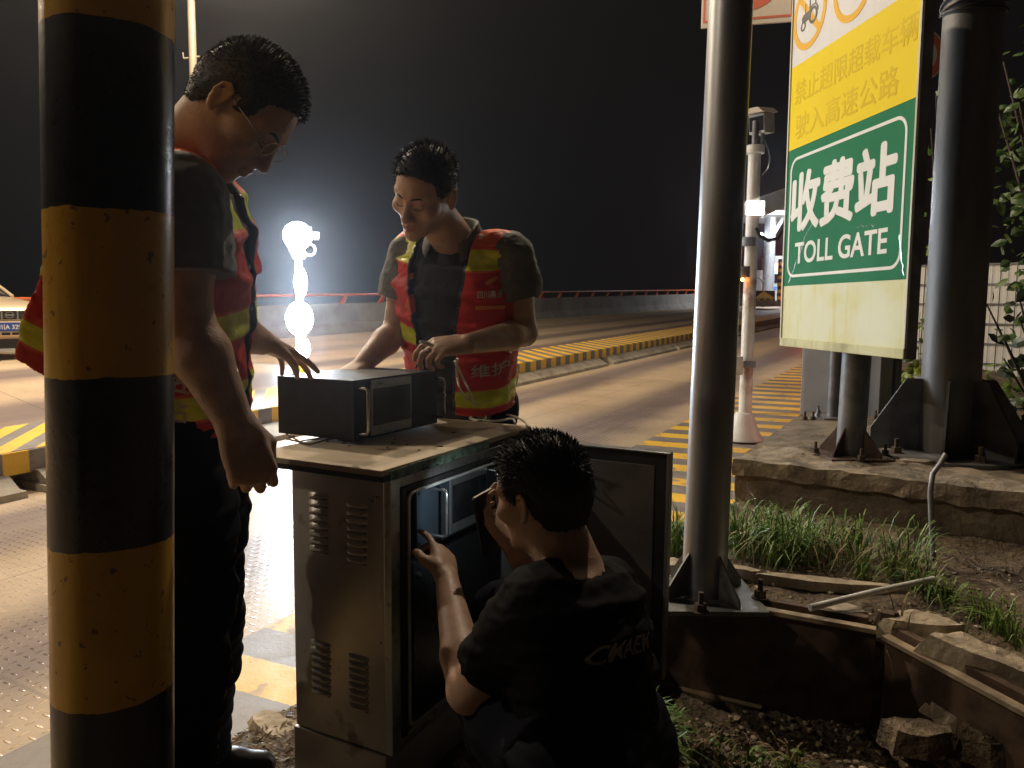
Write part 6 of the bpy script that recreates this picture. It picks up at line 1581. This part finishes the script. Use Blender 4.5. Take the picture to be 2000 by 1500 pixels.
patch_grass([(1440, 1060), (1560, 1080), (1700, 1110), (1800, 1130)], .33, 9, .27, .07, 40)
patch_grass([(1650, 1125), (1800, 1160), (1860, 1200)], .33, 12, .16, .05, 16)
patch_grass([(1275, 1400), (1300, 1430), (1280, 1500)], .02, 20, .15, .05, 16)
patch_grass([(1330, 1450), (1450, 1480), (1560, 1500)], .0, 5, .10, .06, 12)
patch_grass([(1470, 860), (1530, 845)], .15, 10, .15, .05, 7)
patch_grass([(1900, 1200), (1990, 1260)], .35, 10, .18, .06, 10)
patch_grass([(1800, 1440), (1990, 1490)], .05, 6, .12, .06, 8)
tag(mb.build('grass', MAT['grass'], None), kind='stuff')
mb = MB()
patch_grass([(1430, 1095), (1560, 1105), (1700, 1125), (1850, 1190)], .33, 3, .24, .08, 40); patch_grass([(1290, 1430), (1450, 1470), (1600, 1495)], .0, 3, .14, .06, 22); patch_grass([(1700, 1230), (1850, 1260), (1990, 1330)], .33, 3, .16, .08, 22)
tag(mb.build('dry_grass', basic('dead_grass', (.22, .17, .08), .8, 0, .4, 30), None), kind='stuff')
MAT['leafmid'] = leaf_mat('shaded_green_leaves', (.022, .055, .012), (.06, .10, .02))  # darker copy of the green leaves, dimness put into the colour
# twigs, dead leaves and crumbs
mb = MB()
for _ in range(1500):
    zone = rn.random()
    if zone < .40: px, py, z = rn.uniform(1270, 1700), rn.uniform(1390, 1500), .0
    elif zone < .70: px, py, z = rn.uniform(1430, 1990), rn.uniform(1120, 1330), .34
    elif zone < .82: px, py, z = rn.uniform(445, 600), rn.uniform(1380, 1500), .2
    else: px, py, z = rn.uniform(1560, 1900), rn.uniform(850, 915), BT
    q = G(px, py, z); zz_ = (BT+.02 if z == BT else gz(q.x, q.y)+.004); a = rn.uniform(0, 3.14); L_ = rn.uniform(.006, .03); d = V((math.cos(a), math.sin(a), rn.uniform(-.2, .35)))*L_; s_ = V((-math.sin(a), math.cos(a), rn.uniform(-.3, .3)))*rn.uniform(.001, .006); p = V((q.x, q.y, zz_))
    mb.poly([p-d, p-s_, p+d, p+s_+V((0, 0, rn.uniform(0, .006)))])
tag(mb.build('leaf_litter', MAT['litter'], None), kind='stuff')
mb = MB()
for _ in range(420):
    zone = rn.random()
    if zone < .4: px, py, z = rn.uniform(1270, 1900), rn.uniform(1380, 1500), .0
    elif zone < .8: px, py, z = rn.uniform(1430, 1990), rn.uniform(1110, 1340), .34
    else: px, py, z = rn.uniform(445, 600), rn.uniform(1390, 1500), .2
    q = G(px, py, z); r = rn.uniform(.004, .016) if z != .2 else rn.uniform(.002, .006); mb.ball((q.x, q.y, gz(q.x, q.y)+r*.3), r, 6, (rn.uniform(.7, 1.3), rn.uniform(.7, 1.3), rn.uniform(.4, .8)))
tag(mb.build('gravel', MAT['rock'], None), kind='stuff')

def leaf(mb, p, d, n, L_, w_):
    d = V(d).normalized(); n = V(n); n = (n-d*n.dot(d)).normalized(); s_ = d.cross(n)
    a = [mb.pt(p), mb.pt(p+d*L_*.3+s_*w_*.5-n*w_*.10), mb.pt(p+d*L_*.65+s_*w_*.42-n*w_*.12), mb.pt(p+d*L_-n*L_*.12), mb.pt(p+d*L_*.65-s_*w_*.42-n*w_*.12), mb.pt(p+d*L_*.3-s_*w_*.5-n*w_*.10), mb.pt(p+d*L_*.5+n*w_*.03)]
    for i in range(6): mb.face((a[i], a[(i+1) % 6], a[6]))
def plant(label, base, tips, n_leaf, L_, mat, cat='plant', name='leafy_plant', spread=.12, seed=1, stem=.006, group=None, droop=.2, facecam=.5):
    r_ = random.Random(seed); t = thing(name, label, cat, tuple(base), group); mb = MB(); ml = MB()
    for tp in tips:
        b = V(base)+V((r_.uniform(-.03, .03), r_.uniform(-.03, .03), 0)); tp = V(tp); m_ = (b+tp)/2+V((r_.uniform(-.05, .05), r_.uniform(-.05, .05), .04)); path = [b*(1-f)**2+m_*2*f*(1-f)+tp*f*f for f in np.linspace(0, 1, 8)]
        mb.tube(path, [stem*(1-.7*f) for f in np.linspace(0, 1, 8)], 6)
        for _ in range(n_leaf):
            f = r_.uniform(.25, 1); k = min(6, int(f*7)); q = path[k]+(path[k+1]-path[k])*(f*7-k if f*7-k <= 1 else 1); q = q+V((r_.gauss(0, 1), r_.gauss(0, 1), r_.gauss(0, 1)))*spread*.45
            a = r_.uniform(0, 6.28); d = V((math.cos(a), math.sin(a), r_.uniform(-.9, .4)-droop)); nn = V((r_.uniform(-.6, .6), -facecam+r_.uniform(-.6, .6), r_.uniform(.2, 1))); leaf(ml, q, d, nn, L_*r_.uniform(.6, 1.2), L_*r_.uniform(.5, .8))
    mb.build('stem' if name != 'tree' else 'trunk', MAT['bark'], t, smooth=True); ml.build('leaves' if name != 'tree' else 'crown', MAT[mat], t, smooth=False); return t
def gp(x, y): return V((x, y, gz(x, y)))
q = P(1760, 760, 7.6); plant('yellow green leafy shrub between the sign post and the thick column', gp(q.x, q.y), [P(a, b, 7.6+c) for a, b, c in ((1728, 725, 0), (1760, 708, .1), (1795, 712, .2), (1740, 745, -.1), (1780, 740, 0))], 34, .12, 'leaf2', spread=.2, seed=2)
q = P(1935, 770, 7.4); plant('leafy green shrub right of the thick column in front of the fence', gp(q.x, q.y), [P(a, b, 7.4+c) for a, b, c in ((1912, 745, 0), (1945, 722, .1), (1975, 735, .2), (1930, 760, -.1), (1960, 755, 0))], 30, .12, 'leaf', spread=.2, seed=3)
q = P(1800, 640, 8.2); plant('small green shoot showing left of the thick column before the fence', gp(q.x, q.y), [P(1797, 610, 8.2), P(1790, 660, 8.2)], 9, .11, 'leaf', spread=.10, seed=4)
b_ = P(2090, 720, 5.6); t = plant('dark leafy branches hanging in front of the white fence at the right edge', gp(b_.x, b_.y), [P(a, b, 5.6) for a, b in ((1950, 640), (1925, 590), (1985, 560), (1960, 700), (1990, 620))], 9, .125, 'leafdark', 'tree', 'tree', .10, 5, .018, None, .35)
b_ = P(2130, 760, 7.8)
plant('tall dark leafy tree at the right edge behind the thick column', gp(b_.x, b_.y), [P(a, b, 7.8+c) for a, b, c in ((1960, 120, 0), (1990, 200, .3), (1975, 300, 0), (2010, 60, .4), (1950, 220, .3), (2040, 150, .5), (2030, 330, .3))], 70, .15, 'leafmid', 'tree', 'tree', .42, 6, .03, None, .3)
b_ = P(1850, 700, 9.5); plant('thin dark tree behind the large sign and the thick column', gp(b_.x, b_.y), [P(a, b, 9.4) for a, b in ((1835, 160), (1828, 185), (1818, 250), (1822, 330))], 11, .15, 'leaf', 'tree', 'tree', .20, 7, .02, None, .3)
for k, (px, py) in enumerate(((1375, 1462), (1415, 1455), (1450, 1468), (1500, 1478), (1535, 1488), (1560, 1492), (1395, 1478))):
    q = G(px, py, .0); bq = gp(q.x, q.y)
    plant('small bright seedling growing from the dirt below the steel plate', bq, [bq+V((.01, 0, .05+.02*(k % 3)))], 4, .035, 'leaf', 'plant', 'seedling', .02, 40+k, .0015, 'seedlings below the steel plate', 0)
# ================================================================== night haze added to give the lamps a halo
mb = MB(); mb.box((-70, -5, -6), (90, 110, 18))
hm = bpy.data.materials.new('halo_haze_air'); hm.use_nodes = True; nt = hm.node_tree; nt.nodes.clear()
pv = nt.nodes.new('ShaderNodeVolumePrincipled'); pv.inputs['Color'].default_value = (.9, .92, 1, 1); pv.inputs['Density'].default_value = .0020; pv.inputs['Anisotropy'].default_value = .9
out = nt.nodes.new('ShaderNodeOutputMaterial'); nt.links.new(pv.outputs[0], out.inputs['Volume'])
hz_o = mb.build('halo_haze', hm); tag(hz_o, kind='stuff')
